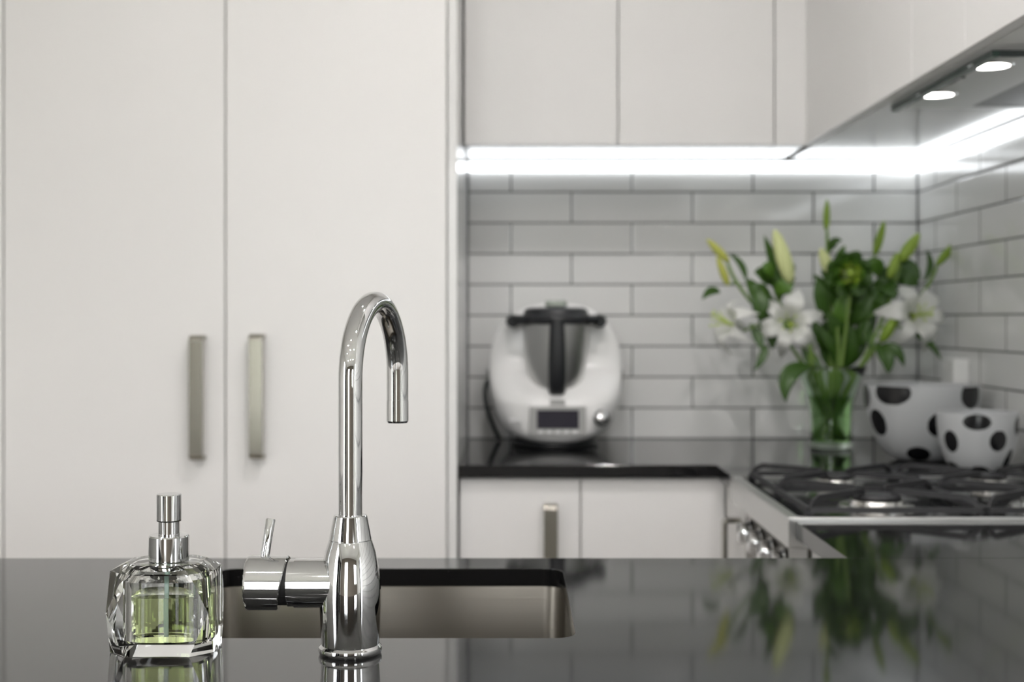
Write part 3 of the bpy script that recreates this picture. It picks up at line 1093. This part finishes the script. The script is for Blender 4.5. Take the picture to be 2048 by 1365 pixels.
def leaf_bm(bm, base, tip, width, bend=(0, 0, 0), fold=0.25, n=12, face=None):
    """one lance-shaped leaf from base to tip; bend pushes the middle; folded along its midrib"""
    base, tip, bend = Vector(base), Vector(tip), Vector(bend)
    d = (tip - base)
    face = Vector(face) if face is not None else Vector((0, -1, 0.25))
    rows = []
    for i in range(n + 1):
        u = i / n
        p = base + d * u + bend * (4 * u * (1 - u))
        tng = (d + bend * (4 - 8 * u)).normalized()
        side = tng.cross(face)
        if side.length < 0.1:
            side = tng.cross(Vector((1, 0, 0)))
        side.normalize()
        nrm = side.cross(tng).normalized()
        w = width * (sin(pi * min(1, u * 0.94 + 0.05)) ** 0.85) * (1.0 if u < 0.99 else 0.1)
        wob = 0.15 * w * sin(u * 9 + base.x * 50)
        rows.append([bm.verts.new(p - side * w + nrm * (fold * w + wob)), bm.verts.new(p - side * w * 0.5 + nrm * fold * 0.35 * w), bm.verts.new(p),
                     bm.verts.new(p + side * w * 0.5 + nrm * fold * 0.35 * w), bm.verts.new(p + side * w + nrm * (fold * w - wob))])
    for a, b in zip(rows, rows[1:]):
        for k in range(4):
            bm.faces.new((a[k], a[k + 1], b[k + 1], b[k]))
    return bm


def add_leaf(parent, base, tip, width, m='leaf', **kw):
    return obj('leaf', leaf_bm(bmesh.new(), base, tip, width, **kw), M[m], parent, smooth=True, solid=0.0008)


def add_bud(parent, base, tip, r, m='bud'):
    base, tip = Vector(base), Vector(tip)
    L = (tip - base).length
    pr = [(r * 0.35, 0), (r * 0.75, L * 0.12), (r * 0.97, L * 0.3), (r, L * 0.45), (r * 0.88, L * 0.65), (r * 0.62, L * 0.83), (r * 0.35, L * 0.94), (0, L)]
    bm = bmesh.new()
    lathe(bm, pr, base, tip - base, 24)
    c = base
    ax = (tip - base).normalized()
    for v in bm.verts:          # three shallow furrows
        q = v.co - c
        rad = q - ax * q.dot(ax)
        if rad.length > 1e-5:
            e1 = ax.orthogonal().normalized()
            e2 = ax.cross(e1)
            a = math.atan2(rad.dot(e2), rad.dot(e1))
            v.co -= rad * (0.10 * (0.5 + 0.5 * cos(3 * a)))
    return obj('bud', bm, M[m], parent, smooth=True)


def add_bloom(parent, c, axis, R, throat=0.055, spin=0.0, recurve=0.03, spread=1.0, only=None):
    """open lily: six separate petals, pistil and stamens; c = throat centre, axis = facing"""
    c = Vector(c)
    ax = Vector(axis).normalized()
    e1 = ax.orthogonal().normalized()
    e2 = ax.cross(e1)
    for k in range(6):
        if only and k not in only:
            continue
        a = spin + k * pi / 3
        rd = e1 * cos(a) + e2 * sin(a)
        tg = ax.cross(rd)
        inner = k % 2
        wmax = R * (0.255 if inner else 0.185)
        bm = bmesh.new()
        rows = []
        n = 14
        for i in range(n + 1):
            u = i / n
            rr = 0.006 + (R * spread - 0.006) * (u ** 1.2)
            zz = -throat * (1 - u) ** 2.2 + 0.010 * sin(pi * u) - recurve * max(0, u - 0.45) ** 2 / 0.2
            w = wmax * (0.14 + 0.86 * sin(pi * min(1, u * 0.90 + 0.06)) ** 0.9) * (1 if u < 0.97 else 0.35)
            if u > 0.75:
                w *= (1 - ((u - 0.75) / 0.25) ** 2 * 0.85)
            row = []
            for s in (-1, -0.6, -0.2, 0, 0.2, 0.6, 1):
                cup = 0.22 * w * s * s - 0.06 * w * (1 - abs(s)) * (1 if s else 1.6)
                ruf = 0.10 * w * abs(s) * sin(u * 11 + k * 2.1 + s)
                row.append(bm.verts.new(c + rd * rr + ax * (zz + cup * (0.4 + 0.6 * (1 - u)) + ruf) + tg * (w * s + 0.04 * R * sin(k * 3.3) * u * u)))
            rows.append(row)
        for a_, b_ in zip(rows, rows[1:]):
            for j in range(6):
                bm.faces.new((a_[j], a_[j + 1], b_[j + 1], b_[j]))
        for f in bm.faces:
            q = f.calc_center_median() - c
            if (q - ax * q.dot(ax)).length < R * 0.10:
                f.material_index = 1
        obj('petal', bm, [M['petal'], M['throat']], parent, smooth=True, solid=0.0009)
    bm = tube(bmesh.new(), bez(c - ax * throat, c - ax * 0.01, c + ax * 0.02 + e2 * 0.004, c + ax * 0.045 + e2 * 0.010, 8), [0.0022] * 8 + [0.0035], 8)
    obj('pistil', bm, M['throat'], parent, smooth=True)
    for k in range(6):
        a = spin + 0.5 + k * pi / 3
        rd = e1 * cos(a) + e2 * sin(a)
        e = c + ax * 0.030 + rd * 0.020
        bm = tube(bmesh.new(), bez(c - ax * throat * 0.9, c - ax * 0.01, c + ax * 0.015 + rd * 0.008, e, 6), 0.0011, 6)
        o = obj('stamen', bm, M['throat'], parent, smooth=True)
        if k % 2 == 0:
            obj('anther', tube(bmesh.new(), [e - e1 * 0.005, e, e + e1 * 0.005], [0.001, 0.0016, 0.001], 6), M['throat'], o, smooth=True)


GRP = 'lily stems in the glass vase'


def stem_path(foot, neck, head, n=20):
    f = vb + Vector((foot[0], foot[1], 0.0185))
    k = vb + Vector((neck[0], neck[1], 0.165))
    h = Vector(head)
    a = bez(f, f + (k - f) * 0.4, f + (k - f) * 0.7, k, 6)
    dirn = (k - f).normalized()
    L = (h - k).length
    up = Vector((0, 0, 1))
    b = bez(k, k + dirn * L * 0.35, h - (up * 0.6 + (h - k).normalized() * 0.4) * L * 0.3, h, n)
    return a[:-1] + b


def stem(name, label, foot, neck, head, r=0.0042, cat='flower stem', m='stem'):
    t = thing(name, vb + Vector((foot[0], foot[1], 0.0185)), label, cat, GRP)
    pts = stem_path(foot, neck, head)
    obj('stem', tube(bmesh.new(), pts, [r] * (len(pts) - 1) + [r * 0.7], 10), M[m], t, smooth=True)
    t['_'] = 0
    del t['_']
    return t, pts


def side(parent, pts, frac, end, r=0.002):
    """side shoot from the stem to end"""
    i = int(frac * (len(pts) - 1))
    p = pts[i]
    e = Vector(end)
    obj('side_shoot', tube(bmesh.new(), bez(p, p + (e - p) * 0.3 + Vector((0, 0, 0.01)), p + (e - p) * 0.7, e, 8), r, 8), M['stem'], parent, smooth=True)


def Q(px, py, dy=0.0):
    return P(px, py, VY + dy)


# 1 left stem
t, pts = stem('lily_stem', 'lily stem leaning far left with two yellow buds and a sideways bloom', (0.012, 0.0), (-0.052, -0.01), Q(1455, 524))
add_bud(t, Q(1457, 524), Q(1413, 478), 0.0105, 'budyel')
side(t, pts, 0.86, Q(1456, 570, -0.02))
add_bud(t, Q(1456, 571, -0.02), Q(1434, 513, -0.025), 0.0095, 'budyel')
side(t, pts, 0.6, Q(1487, 662, -0.03), 0.0025)
add_bloom(t, Q(1450, 645, -0.035), (-0.86, -0.42, 0.28), 0.072, throat=0.060, spin=0.3, spread=0.95)
add_leaf(t, Q(1440, 586), Q(1404, 600, -0.03), 0.010, bend=(0, 0, 0.012))
add_leaf(t, Q(1492, 562), Q(1458, 508), 0.008, bend=(0.008, 0, 0.006))
add_leaf(t, Q(1530, 690, -0.03), Q(1508, 742, -0.05), 0.010, bend=(0.008, 0, 0.004))
add_leaf(t, Q(1494, 560, -0.01), Q(1516, 640, -0.04), 0.021, bend=(0.012, -0.02, 0))
add_leaf(t, Q(1500, 648, -0.02), Q(1522, 700, -0.04), 0.012, bend=(0.005, 0, 0))
# 2 centre-left
t, pts = stem('lily_stem', 'lily stem with one large pale bud above a wide bloom left of centre', (0.018, -0.012), (-0.030, -0.03), Q(1578, 570, -0.03))
add_bud(t, Q(1580, 566, -0.03), Q(1549, 458, -0.03), 0.0195, 'budpale')
add_leaf(t, Q(1582, 585, -0.02), Q(1528, 470, -0.01), 0.015, bend=(0.0, 0.005, -0.012))
side(t, pts, 0.62, Q(1592, 655, -0.05), 0.0025)
add_bloom(t, Q(1578, 646, -0.06), (-0.22, -0.95, 0.02), 0.085, throat=0.050, spin=0.55, recurve=0.045)
add_leaf(t, Q(1600, 690, -0.04), Q(1560, 640, -0.02), 0.012, bend=(0, 0, 0.01))
# 3 tall central bud
t, pts = stem('lily_stem', 'tallest lily stem with a single slim green bud pointing straight up', (-0.01, 0.01), (0.0, 0.01), Q(1654, 460, 0.01))
add_bud(t, Q(1652, 461, 0.01), Q(1654, 398, 0.01), 0.0085, 'budgreen')
add_leaf(t, Q(1658, 505, 0.01), Q(1684, 482, -0.01), 0.010, bend=(-0.004, 0, 0.010))
add_leaf(t, Q(1690, 492, 0.0), Q(1672, 520, 0.01), 0.007, m='leaf2')
# 4 short pale bud
t, pts = stem('lily_stem', 'short lily stem with a stubby pale green bud left of the green rosette', (-0.018, 0.0), (0.008, -0.02), Q(1660, 545, -0.01))
add_bud(t, Q(1660, 548, -0.01), Q(1641, 496, -0.01), 0.0145, 'budpale')
# 5 upright right-centre bud
t, pts = stem('lily_stem', 'upright lily stem with one slim bud right of the green rosette', (0.004, 0.02), (0.022, 0.02), Q(1749, 512, 0.02))
add_bud(t, Q(1749, 511, 0.02), Q(1769, 441, 0.02), 0.0105, 'budgreen')
# 6 right bloom
t, pts = stem('lily_stem', 'lily stem with a big open bloom and three buds at the right', (-0.022, -0.012), (0.048, -0.03), Q(1800, 520, -0.02))
add_bud(t, Q(1800, 522, -0.02), Q(1839, 466, -0.02), 0.0150, 'bud')
side(t, pts, 0.88, Q(1781, 556, -0.03))
add_bud(t, Q(1778, 556, -0.03), Q(1796, 505, -0.03), 0.0115, 'bud')
side(t, pts, 0.55, Q(1812, 655, -0.05), 0.0025)
add_bloom(t, Q(1840, 628, -0.07), (0.14, -0.96, 0.16), 0.088, throat=0.050, spin=0.15, recurve=0.05)
side(t, pts, 0.5, Q(1764, 682, -0.05))
add_bud(t, Q(1763, 684, -0.05), Q(1797, 624, -0.06), 0.0135, 'budgreen')
add_leaf(t, Q(1800, 660, -0.04), Q(1884, 722, -0.06), 0.010, bend=(0.004, 0, 0.018))
# 7 far right bud
t, pts = stem('lily_stem', 'lily stem leaning far right with one slim bud near the wall', (-0.03, 0.012), (0.055, 0.01), Q(1874, 530, 0.0))
add_bud(t, Q(1873, 531, 0.0), Q(1914, 482, 0.0), 0.0105, 'budgreen')
add_leaf(t, Q(1848, 562, 0.0), Q(1852, 500, 0.01), 0.008, bend=(0.012, 0, 0))
add_leaf(t, Q(1838, 560, 0.0), Q(1800, 520, 0.02), 0.017, bend=(0.0, 0, 0.006))
# 8 green rosette
t, pts = stem('green_rosette_stem', 'round green leafy rosette flower at the middle of the bouquet', (0.0, -0.02), (0.014, -0.03), Q(1700, 575, -0.045), r=0.004)
cR = Q(1698, 548, -0.055)
for ring_, (nn, rad, sz, tilt, mm) in enumerate(((4, 0.009, 0.014, 1.6, 'bud'), (5, 0.015, 0.017, 1.1, 'budgreen'), (6, 0.022, 0.021, 0.6, 'leaf2'), (7, 0.032, 0.025, 0.25, 'leaf'), (8, 0.040, 0.028, 0.0, 'leaf'))):
    for k in range(nn):
        a = 2 * pi * k / nn + ring_ * 0.5
        rd = Vector((cos(a), 0.0, sin(a)))
        b0 = cR + rd * rad * 0.35 + Vector((0, 0.015, 0))
        tp_ = cR + rd * (rad + sz * 0.55) + Vector((0, -0.008 - 0.012 * tilt, 0.0))
        obj('rosette_leaf', leaf_bm(bmesh.new(), b0, tp_, sz * 0.62, bend=rd * 0.004 + Vector((0, -0.006, 0)), fold=-0.4, face=(rd * -0.4 + Vector((0, -1, 0)))), M[mm], t, smooth=True, solid=0.0008)
obj('rosette_core', lathe(bmesh.new(), [(0.002, -0.004), (0.009, 0.0), (0.011, 0.006), (0.007, 0.013), (0, 0.015)], cR + Vector((0, -0.006, 0)), (0, -1, 0.2), 20), M['bud'], t, smooth=True)
# 9 foliage left
t, pts = stem('foliage_stem', 'leafy green stem of broad leaves at the left of the bouquet', (0.02, 0.02), (-0.03, 0.02), Q(1545, 560, 0.02))
for b, e, w, mm in (((1548, 570, 0.02), (1508, 545, -0.02), 0.020, 'leaf'), ((1545, 575, 0.0), (1590, 530, -0.01), 0.020, 'leaf'), ((1530, 560, 0.02), (1560, 520, 0.0), 0.018, 'leaf2'),
                    ((1540, 600, -0.01), (1498, 580, -0.03), 0.018, 'leaf'), ((1550, 590, -0.01), (1588, 570, -0.03), 0.018, 'leaf2'), ((1540, 610, 0.0), (1520, 660, -0.03), 0.014, 'leaf'), ((1560, 600, 0.02), (1545, 530, 0.02), 0.018, 'leaf'), ((1555, 620, 0.0), (1500, 600, -0.01), 0.020, 'leaf'), ((1545, 560, -0.01), (1525, 530, -0.03), 0.014, 'leaf2'), ((1560, 575, 0.0), (1585, 545, 0.0), 0.020, 'leaf'), ((1535, 640, 0.0), (1545, 700, -0.02), 0.016, 'leaf'), ((1570, 700, 0.0), (1535, 650, 0.0), 0.015, 'leaf')):
    add_leaf(t, Q(*b), Q(*e), w, mm, bend=(0, -0.01, 0.008))
# 10 foliage centre and right
t, pts = stem('foliage_stem', 'leafy green stem of broad leaves behind the open bloom at the right', (-0.012, 0.028), (0.035, 0.02), Q(1765, 545, 0.02))
for b, e, w, mm in (((1765, 560, 0.02), (1735, 520, 0.0), 0.018, 'leaf2'), ((1762, 570, 0.0), (1790, 600, -0.04), 0.022, 'leaf'), ((1750, 570, 0.0), (1765, 620, -0.03), 0.022, 'leaf'), ((1755, 560, 0.01), (1815, 545, 0.0), 0.018, 'leaf'),
                    ((1745, 590, 0.01), (1790, 560, -0.01), 0.020, 'leaf'), ((1760, 580, 0.02), (1738, 640, -0.02), 0.020, 'leaf2'), ((1790, 560, 0.01), (1836, 572, 0.0), 0.018, 'leaf')):
    add_leaf(t, Q(*b), Q(*e), w, mm, bend=(0, -0.01, 0.008))
t, pts = stem('foliage_stem', 'dense dark leafy stem filling the middle of the bouquet below the rosette', (0.0, 0.0), (0.005, 0.0), Q(1690, 600, 0.01))
for b, e, w, mm in (((1690, 640, 0.0), (1655, 560, -0.02), 0.018, 'leaf'), ((1700, 650, 0.0), (1745, 590, -0.03), 0.020, 'leaf'), ((1690, 690, 0.0), (1652, 625, -0.03), 0.018, 'leaf'), ((1700, 700, 0.0), (1738, 640, -0.03), 0.018, 'leaf'),
                    ((1690, 720, 0.0), (1640, 660, -0.02), 0.018, 'leaf'), ((1685, 610, 0.0), (1625, 548, -0.01), 0.012, 'leaf'), ((1690, 740, 0.0), (1700, 650, -0.03), 0.022, 'leaf'), ((1680, 740, 0.0), (1665, 650, -0.01), 0.022, 'leaf'), ((1700, 730, 0.01), (1725, 650, 0.0), 0.020, 'leaf'),
                    ((1670, 745, 0.02), (1640, 670, 0.02), 0.020, 'leaf'), ((1690, 600, 0.0), (1642, 540, -0.01), 0.017, 'leaf'), ((1650, 640, -0.02), (1632, 560, -0.04), 0.018, 'leaf'), ((1720, 610, 0.02), (1770, 560, 0.02), 0.020, 'leaf'), ((1650, 700, 0.0), (1625, 640, -0.01), 0.016, 'leaf'), ((1715, 690, 0.03), (1745, 610, 0.02), 0.022, 'leaf'), ((1680, 720, 0.03), (1690, 620, 0.03), 0.026, 'leaf'), ((1655, 730, 0.02), (1650, 640, 0.02), 0.022, 'leaf'), ((1705, 600, 0.02), (1720, 525, 0.01), 0.018, 'leaf'), ((1672, 660, -0.01), (1690, 580, -0.03), 0.02, 'leaf2'), ((1700, 620, 0.0), (1730, 555, -0.02), 0.02, 'leaf')):
    add_leaf(t, Q(*b), Q(*e), w, mm, bend=(0, -0.008, 0.0))
t, pts = stem('foliage_stem', 'leafy stem with one broad leaf drooping over the left vase rim', (0.025, -0.005), (-0.045, -0.035), Q(1620, 690, -0.05))
add_leaf(t, Q(1622, 735, -0.07), Q(1572, 806, -0.105), 0.020, bend=(-0.024, -0.01, 0.022))
add_leaf(t, Q(1620, 700, -0.05), Q(1600, 640, -0.03), 0.014)
add_leaf(t, Q(1640, 740, -0.04), Q(1605, 700, -0.03), 0.016)
t, pts = stem('foliage_stem', 'leafy stem with two pointed leaves hanging right of the vase neck', (-0.022, 0.005), (0.05, -0.02), Q(1752, 690, -0.05))
add_leaf(t, Q(1752, 690, -0.05), Q(1776, 748, -0.09), 0.018, bend=(0.006, -0.01, 0.006))
add_leaf(t, Q(1765, 690, -0.05), Q(1808, 734, -0.07), 0.012, bend=(0.004, -0.01, 0.012))
add_leaf(t, Q(1745, 700, -0.04), Q(1730, 640, -0.02), 0.012)

# ----------------------------------------------------------------- tap
TX, TY = -0.1440, 1.177
t = thing('kitchen_tap', (TX, TY, BZ), 'tall chrome gooseneck kitchen tap with side lever on the black bench', 'tap')
c = Vector((TX, TY, BZ))
body = [(0.0262, 0.0), (0.0276, 0.0012), (0.0282, 0.0035), (0.0278, 0.0062), (0.0262, 0.0078), (0.0254, 0.0084), (0.0256, 0.010), (0.0263, 0.022), (0.0271, 0.040), (0.0273, 0.052), (0.0268, 0.064), (0.0252, 0.077), (0.0226, 0.090), (0.0190, 0.1008)]
bd = obj('body', lathe(bmesh.new(), body, c, None, 96), M['chrome'], t, smooth=True, angle=35)
obj('collar', lathe(bmesh.new(), [(0.0183, 0.1008), (0.0183, 0.1016), (0.0189, 0.1017), (0.0149, 0.1222), (0.0143, 0.1232), (0.0108, 0.1232)], c, None, 96), M['chrome'], t, smooth=True, angle=12)
dirv = Vector((0.030, 0.138, 0))
Rg = dirv.length / 2
dn = dirv.normalized()
pts = [c + Vector((0, 0, z)) for z in (0.120, 0.14, 0.16, 0.18, 0.20, 0.22, 0.235)]
zc = 0.2425
for k in range(0, 33):
    a = pi - pi * k / 32 * 1.0
    pts.append(c + dn * (Rg + Rg * cos(a)) + Vector((0, 0, zc + Rg * sin(a))))
e = pts[-1]
pts += [e + Vector((0, 0, -0.012)), e + Vector((0, 0, -0.0245))]
sp = obj('spout', tube(bmesh.new(), pts, 0.0107, 48), M['chrome'], t, smooth=True, angle=50)
ez = e.z - 0.0245
obj('aerator', lathe(bmesh.new(), [(0.0103, 0), (0.0103, -0.0006), (0.0109, -0.0007), (0.0109, -0.0215), (0.0100, -0.0235), (0.0085, -0.0235), (0.0082, -0.018), (0, -0.018)], (e.x, e.y, ez), None, 48), M['chrome'], sp, smooth=True, angle=14)
ax = Vector((-1, 0, 0))
hz_ = 0.0625
ho = c + Vector((0, 0, hz_))
obj('valve_body', lathe(bmesh.new(), [(0.0218, 0.012), (0.0218, 0.0490), (0.0210, 0.0492), (0.0210, 0.0545)], ho, ax, 64), M['chrome'], t, smooth=True, angle=35)
obj('cartridge_gap', lathe(bmesh.new(), [(0.0196, 0.050), (0.0196, 0.070)], ho, ax, 48), M['blackgap'], t, smooth=True, angle=35)  # plain black core filling the gap between valve body and lever cap
# lever cap: cylinder whose inner end is cut on a slant
bm = bmesh.new()
n = 64
Rc = 0.0242


def cap_ring(r, f):
    return [bm.verts.new(ho + Vector((-f(r * sin(2 * pi * k / n)), r * cos(2 * pi * k / n), r * sin(2 * pi * k / n)))) for k in range(n)]


def slant(z):
    return 0.0590 - 0.0045 * (z / Rc) + 0.0


lo = cap_ring(Rc * 0.80, lambda z: slant(z) + 0.001)
l1 = cap_ring(Rc - 0.001, slant)
l2 = cap_ring(Rc, lambda z: slant(z) + 0.001)
l3 = cap_ring(Rc, lambda z: 0.0895)
l4 = cap_ring(Rc - 0.0008, lambda z: 0.0912)
l5 = cap_ring(Rc - 0.003, lambda z: 0.0922)
rs = [lo, l1, l2, l3, l4, l5]
for a, b in zip(rs, rs[1:]):
    for k in range(n):
        bm.faces.new((a[k], a[(k + 1) % n], b[(k + 1) % n], b[k]))
bm.faces.new(list(reversed(lo)))
bm.faces.new(l5)
bmesh.ops.recalc_face_normals(bm, faces=bm.faces)
cap = obj('lever_cap', bm, M['chrome'], t, smooth=True, angle=14)
b0 = ho + Vector((-0.0765, 0, Rc - 0.003))
b1 = ho + Vector((-0.0715, 0.004, Rc + 0.0325))
obj('lever', tube(bmesh.new(), [b0, b0 + (b1 - b0) * 0.97, b1], [0.0040, 0.0042, 0.0036], 24), M['chrome'], cap, smooth=True, angle=50)

# ----------------------------------------------------------------- soap dispenser
DX, DY = -0.3125, 1.1960
t = thing('soap_dispenser', (DX, DY, BZ), 'faceted crystal soap dispenser with green soap and chrome pump beside the sink', 'soap dispenser')
hx, hy = 0.0460, 0.0345
ch = 0.0172


def oct_ring(bm, hx, hy, ch, z):
    pts = [(-hx + ch, -hy), (hx - ch, -hy), (hx, -hy + ch), (hx, hy - ch), (hx - ch, hy), (-hx + ch, hy), (-hx, hy - ch), (-hx, -hy + ch)]
    return [bm.verts.new((DX + x, DY + y, BZ + 0.0003 + z)) for x, y in pts]


bm = bmesh.new()
r0 = oct_ring(bm, hx, hy, ch, 0.0)
r1 = oct_ring(bm, hx, hy, ch, 0.0725)
r2 = oct_ring(bm, 0.033, 0.0275, 0.013, 0.079)
mid = [bm.verts.new((DX + sx * (hx - 0.001), DY + sy * (hy - 0.0015), BZ + 0.0385)) for sx, sy in ((1, -1), (1, 1), (-1, 1), (-1, -1))]
bm.faces.new(list(reversed(r0)))
bm.faces.new(r2)
for k in range(8):
    k2 = (k + 1) % 8
    bm.faces.new((r1[k], r1[k2], r2[k2], r2[k]))
    if k % 2 == 0:                       # flat main faces become hexagons through the mid points of the corners
        mL = mid[((k // 2) - 1) % 4]
        mR = mid[(k // 2) % 4]
        bm.faces.new((r0[k], r0[k2], r1[k2], r1[k]))
    else:
        m_ = mid[(k - 1) // 2]
        bm.faces.new((r0[k], r0[k2], m_))
        bm.faces.new((r0[k2], r1[k2], m_))
        bm.faces.new((r1[k2], r1[k], m_))
        bm.faces.new((r1[k], r0[k], m_))
bmesh.ops.recalc_face_normals(bm, faces=bm.faces)
# inner cavity
cv = bmesh.new()


def cav(bm, prof, n=72):
    """oval inside of the bottle: (half width, half depth, height)"""
    rings = []
    for wx, wy, z in prof:
        rings.append([bm.verts.new((DX + wx * math.copysign(abs(cos(2 * pi * k / n)) ** 0.75, cos(2 * pi * k / n)), DY + wy * math.copysign(abs(sin(2 * pi * k / n)) ** 0.75, sin(2 * pi * k / n)), BZ + z)) for k in range(n)])
    for a, b in zip(rings, rings[1:]):
        for k in range(n):
            bm.faces.new((a[k], a[(k + 1) % n], b[(k + 1) % n], b[k]))
    bm.faces.new(list(reversed(rings[0])))
    bm.faces.new(rings[-1])
    return bm


cav(cv, [(0.0320, 0.0240, 0.0095), (0.0340, 0.0260, 0.0115), (0.0340, 0.0260, 0.064), (0.029, 0.022, 0.070), (0.014, 0.013, 0.073), (0.013, 0.013, 0.0782)])
bmesh.ops.recalc_face_normals(cv, faces=cv.faces)
bmesh.ops.reverse_faces(cv, faces=cv.faces)
tmp = bpy.data.meshes.new('tmp')
cv.to_mesh(tmp)
cv.free()
bm.from_mesh(tmp)
bpy.data.meshes.remove(tmp)
obj('crystal_bottle', bm, M['crystal'], t)
obj('liquid_soap', cav(bmesh.new(), [(0.0317, 0.0237, 0.0097), (0.0338, 0.0258, 0.0117), (0.0338, 0.0258, 0.0508), (0.0330, 0.0250, 0.0503)]), M['soap'], t, smooth=True, angle=40)
dc = Vector((DX + 0.0021, DY, BZ))
pm = obj('pump_collar', lathe(bmesh.new(), [(0.0176, 0.0794), (0.0180, 0.080), (0.0180, 0.1010), (0.0172, 0.1024), (0.009, 0.1024)], dc, None, 64), M['chrome'], t, smooth=True, angle=14)
obj('pump_neck', lathe(bmesh.new(), [(0.0095, 0.1025), (0.0095, 0.1160)], dc, None, 48), M['chrome'], t, smooth=True, angle=14)
hd = obj('pump_head', lathe(bmesh.new(), [(0.0095, 0.1145), (0.0108, 0.1150), (0.0111, 0.1160), (0.0111, 0.1385), (0.0106, 0.1394), (0, 0.1396)], dc, None, 64), M['chrome'], t, smooth=True, angle=14)
obj('pump_spout', tube(bmesh.new(), [dc + Vector((0.0, 0.004, 0.133)), dc + Vector((0.0, 0.022, 0.133)), dc + Vector((0.0, 0.032, 0.1315))], [0.0042, 0.0040, 0.0034], 20), M['chrome'], hd, smooth=True)
obj('dip_tube', tube(bmesh.new(), [dc + Vector((0, 0, 0.077)), dc + Vector((0, 0, 0.045)), dc + Vector((0.0005, 0, 0.0125))], 0.0026, 16), M['tubeclear'], t, smooth=True)

# ----------------------------------------------------------------- ceiling downlights
for i, (x, y) in enumerate(((-1.4, -0.1), (-0.6, 0.0), (0.0, 1.65), (0.55, 1.5), (0.4, 0.4), (-1.8, -0.8), (-0.5, -0.8), (0.9, -0.8), (-1.5, -2.2), (0.0, -2.2), (1.5, -2.2))):
    d = thing('ceiling_downlight', (x, y, ZC - 0.012), 'round recessed white downlight set into the ceiling', 'downlight', 'ceiling downlights')
    obj('trim_ring', lathe(bmesh.new(), [(0.0275, 0.006), (0.046, 0.002), (0.050, 0.0115), (0.0275, 0.0115)], (x, y, ZC - 0.012), None, 32, caps=False), M['alu'], d, smooth=True)
    obj('lamp', lathe(bmesh.new(), [(0, 0.008), (0.027, 0.008), (0.027, 0.0112), (0, 0.0112)], (x, y, ZC - 0.012), None, 32), M['downlight'], d)

# ----------------------------------------------------------------- sky
w = bpy.data.worlds.new('sky')
S.world = w
w.use_nodes = True
nt = w.node_tree
bg = nt.nodes['Background']
tc = N(nt, 'ShaderNodeTexCoord')
sx = N(nt, 'ShaderNodeSeparateXYZ')
nt.links.new(tc.outputs['Generated'], sx.inputs[0])
rp = N(nt, 'ShaderNodeValToRGB')
el = rp.color_ramp.elements
el[0].position = 0.44
el[0].color = (0.22, 0.225, 0.19, 1)
el[1].position = 0.56
el[1].color = (0.975, 0.955, 1.0, 1)
e2 = el.new(0.5)
e2.color = (0.50, 0.51, 0.47, 1)
mr = N(nt, 'ShaderNodeMapRange')
mr.inputs['From Min'].default_value = -1
mr.inputs['From Max'].default_value = 1
nt.links.new(sx.outputs[2], mr.inputs[0])
nt.links.new(mr.outputs[0], rp.inputs[0])
nt.links.new(rp.outputs[0], bg.inputs[0])
bg.inputs[1].default_value = 10

# ----------------------------------------------------------------- camera
cam = bpy.data.cameras.new('camera')
cam.sensor_fit = 'HORIZONTAL'
cam.sensor_width = 36
cam.lens = F / 2048 * 36
cam.shift_x = 0.0
cam.shift_y = (HOR - 682.5) / 2048
cam.dof.use_dof = True
cam.dof.focus_distance = 1.18
cam.dof.aperture_fstop = 5.5
cam.clip_start = 0.05
co = bpy.data.objects.new('camera', cam)
COL.objects.link(co)
co.location = (0, 0, CAMZ)
co.rotation_euler = (radians(90), 0, 0)
S.camera = co

S.view_settings.view_transform = 'Standard'
S.view_settings.look = 'None'
S.view_settings.gamma = 1
S.view_settings.exposure = 0.14
S.view_settings.use_curve_mapping = False
S.cycles.use_denoising = True
S.cycles.max_bounces = 14
S.cycles.transmission_bounces = 14
S.cycles.glossy_bounces = 8
S.cycles.diffuse_bounces = 5
S.cycles.transparent_max_bounces = 12
S.cycles.sample_clamp_indirect = 8
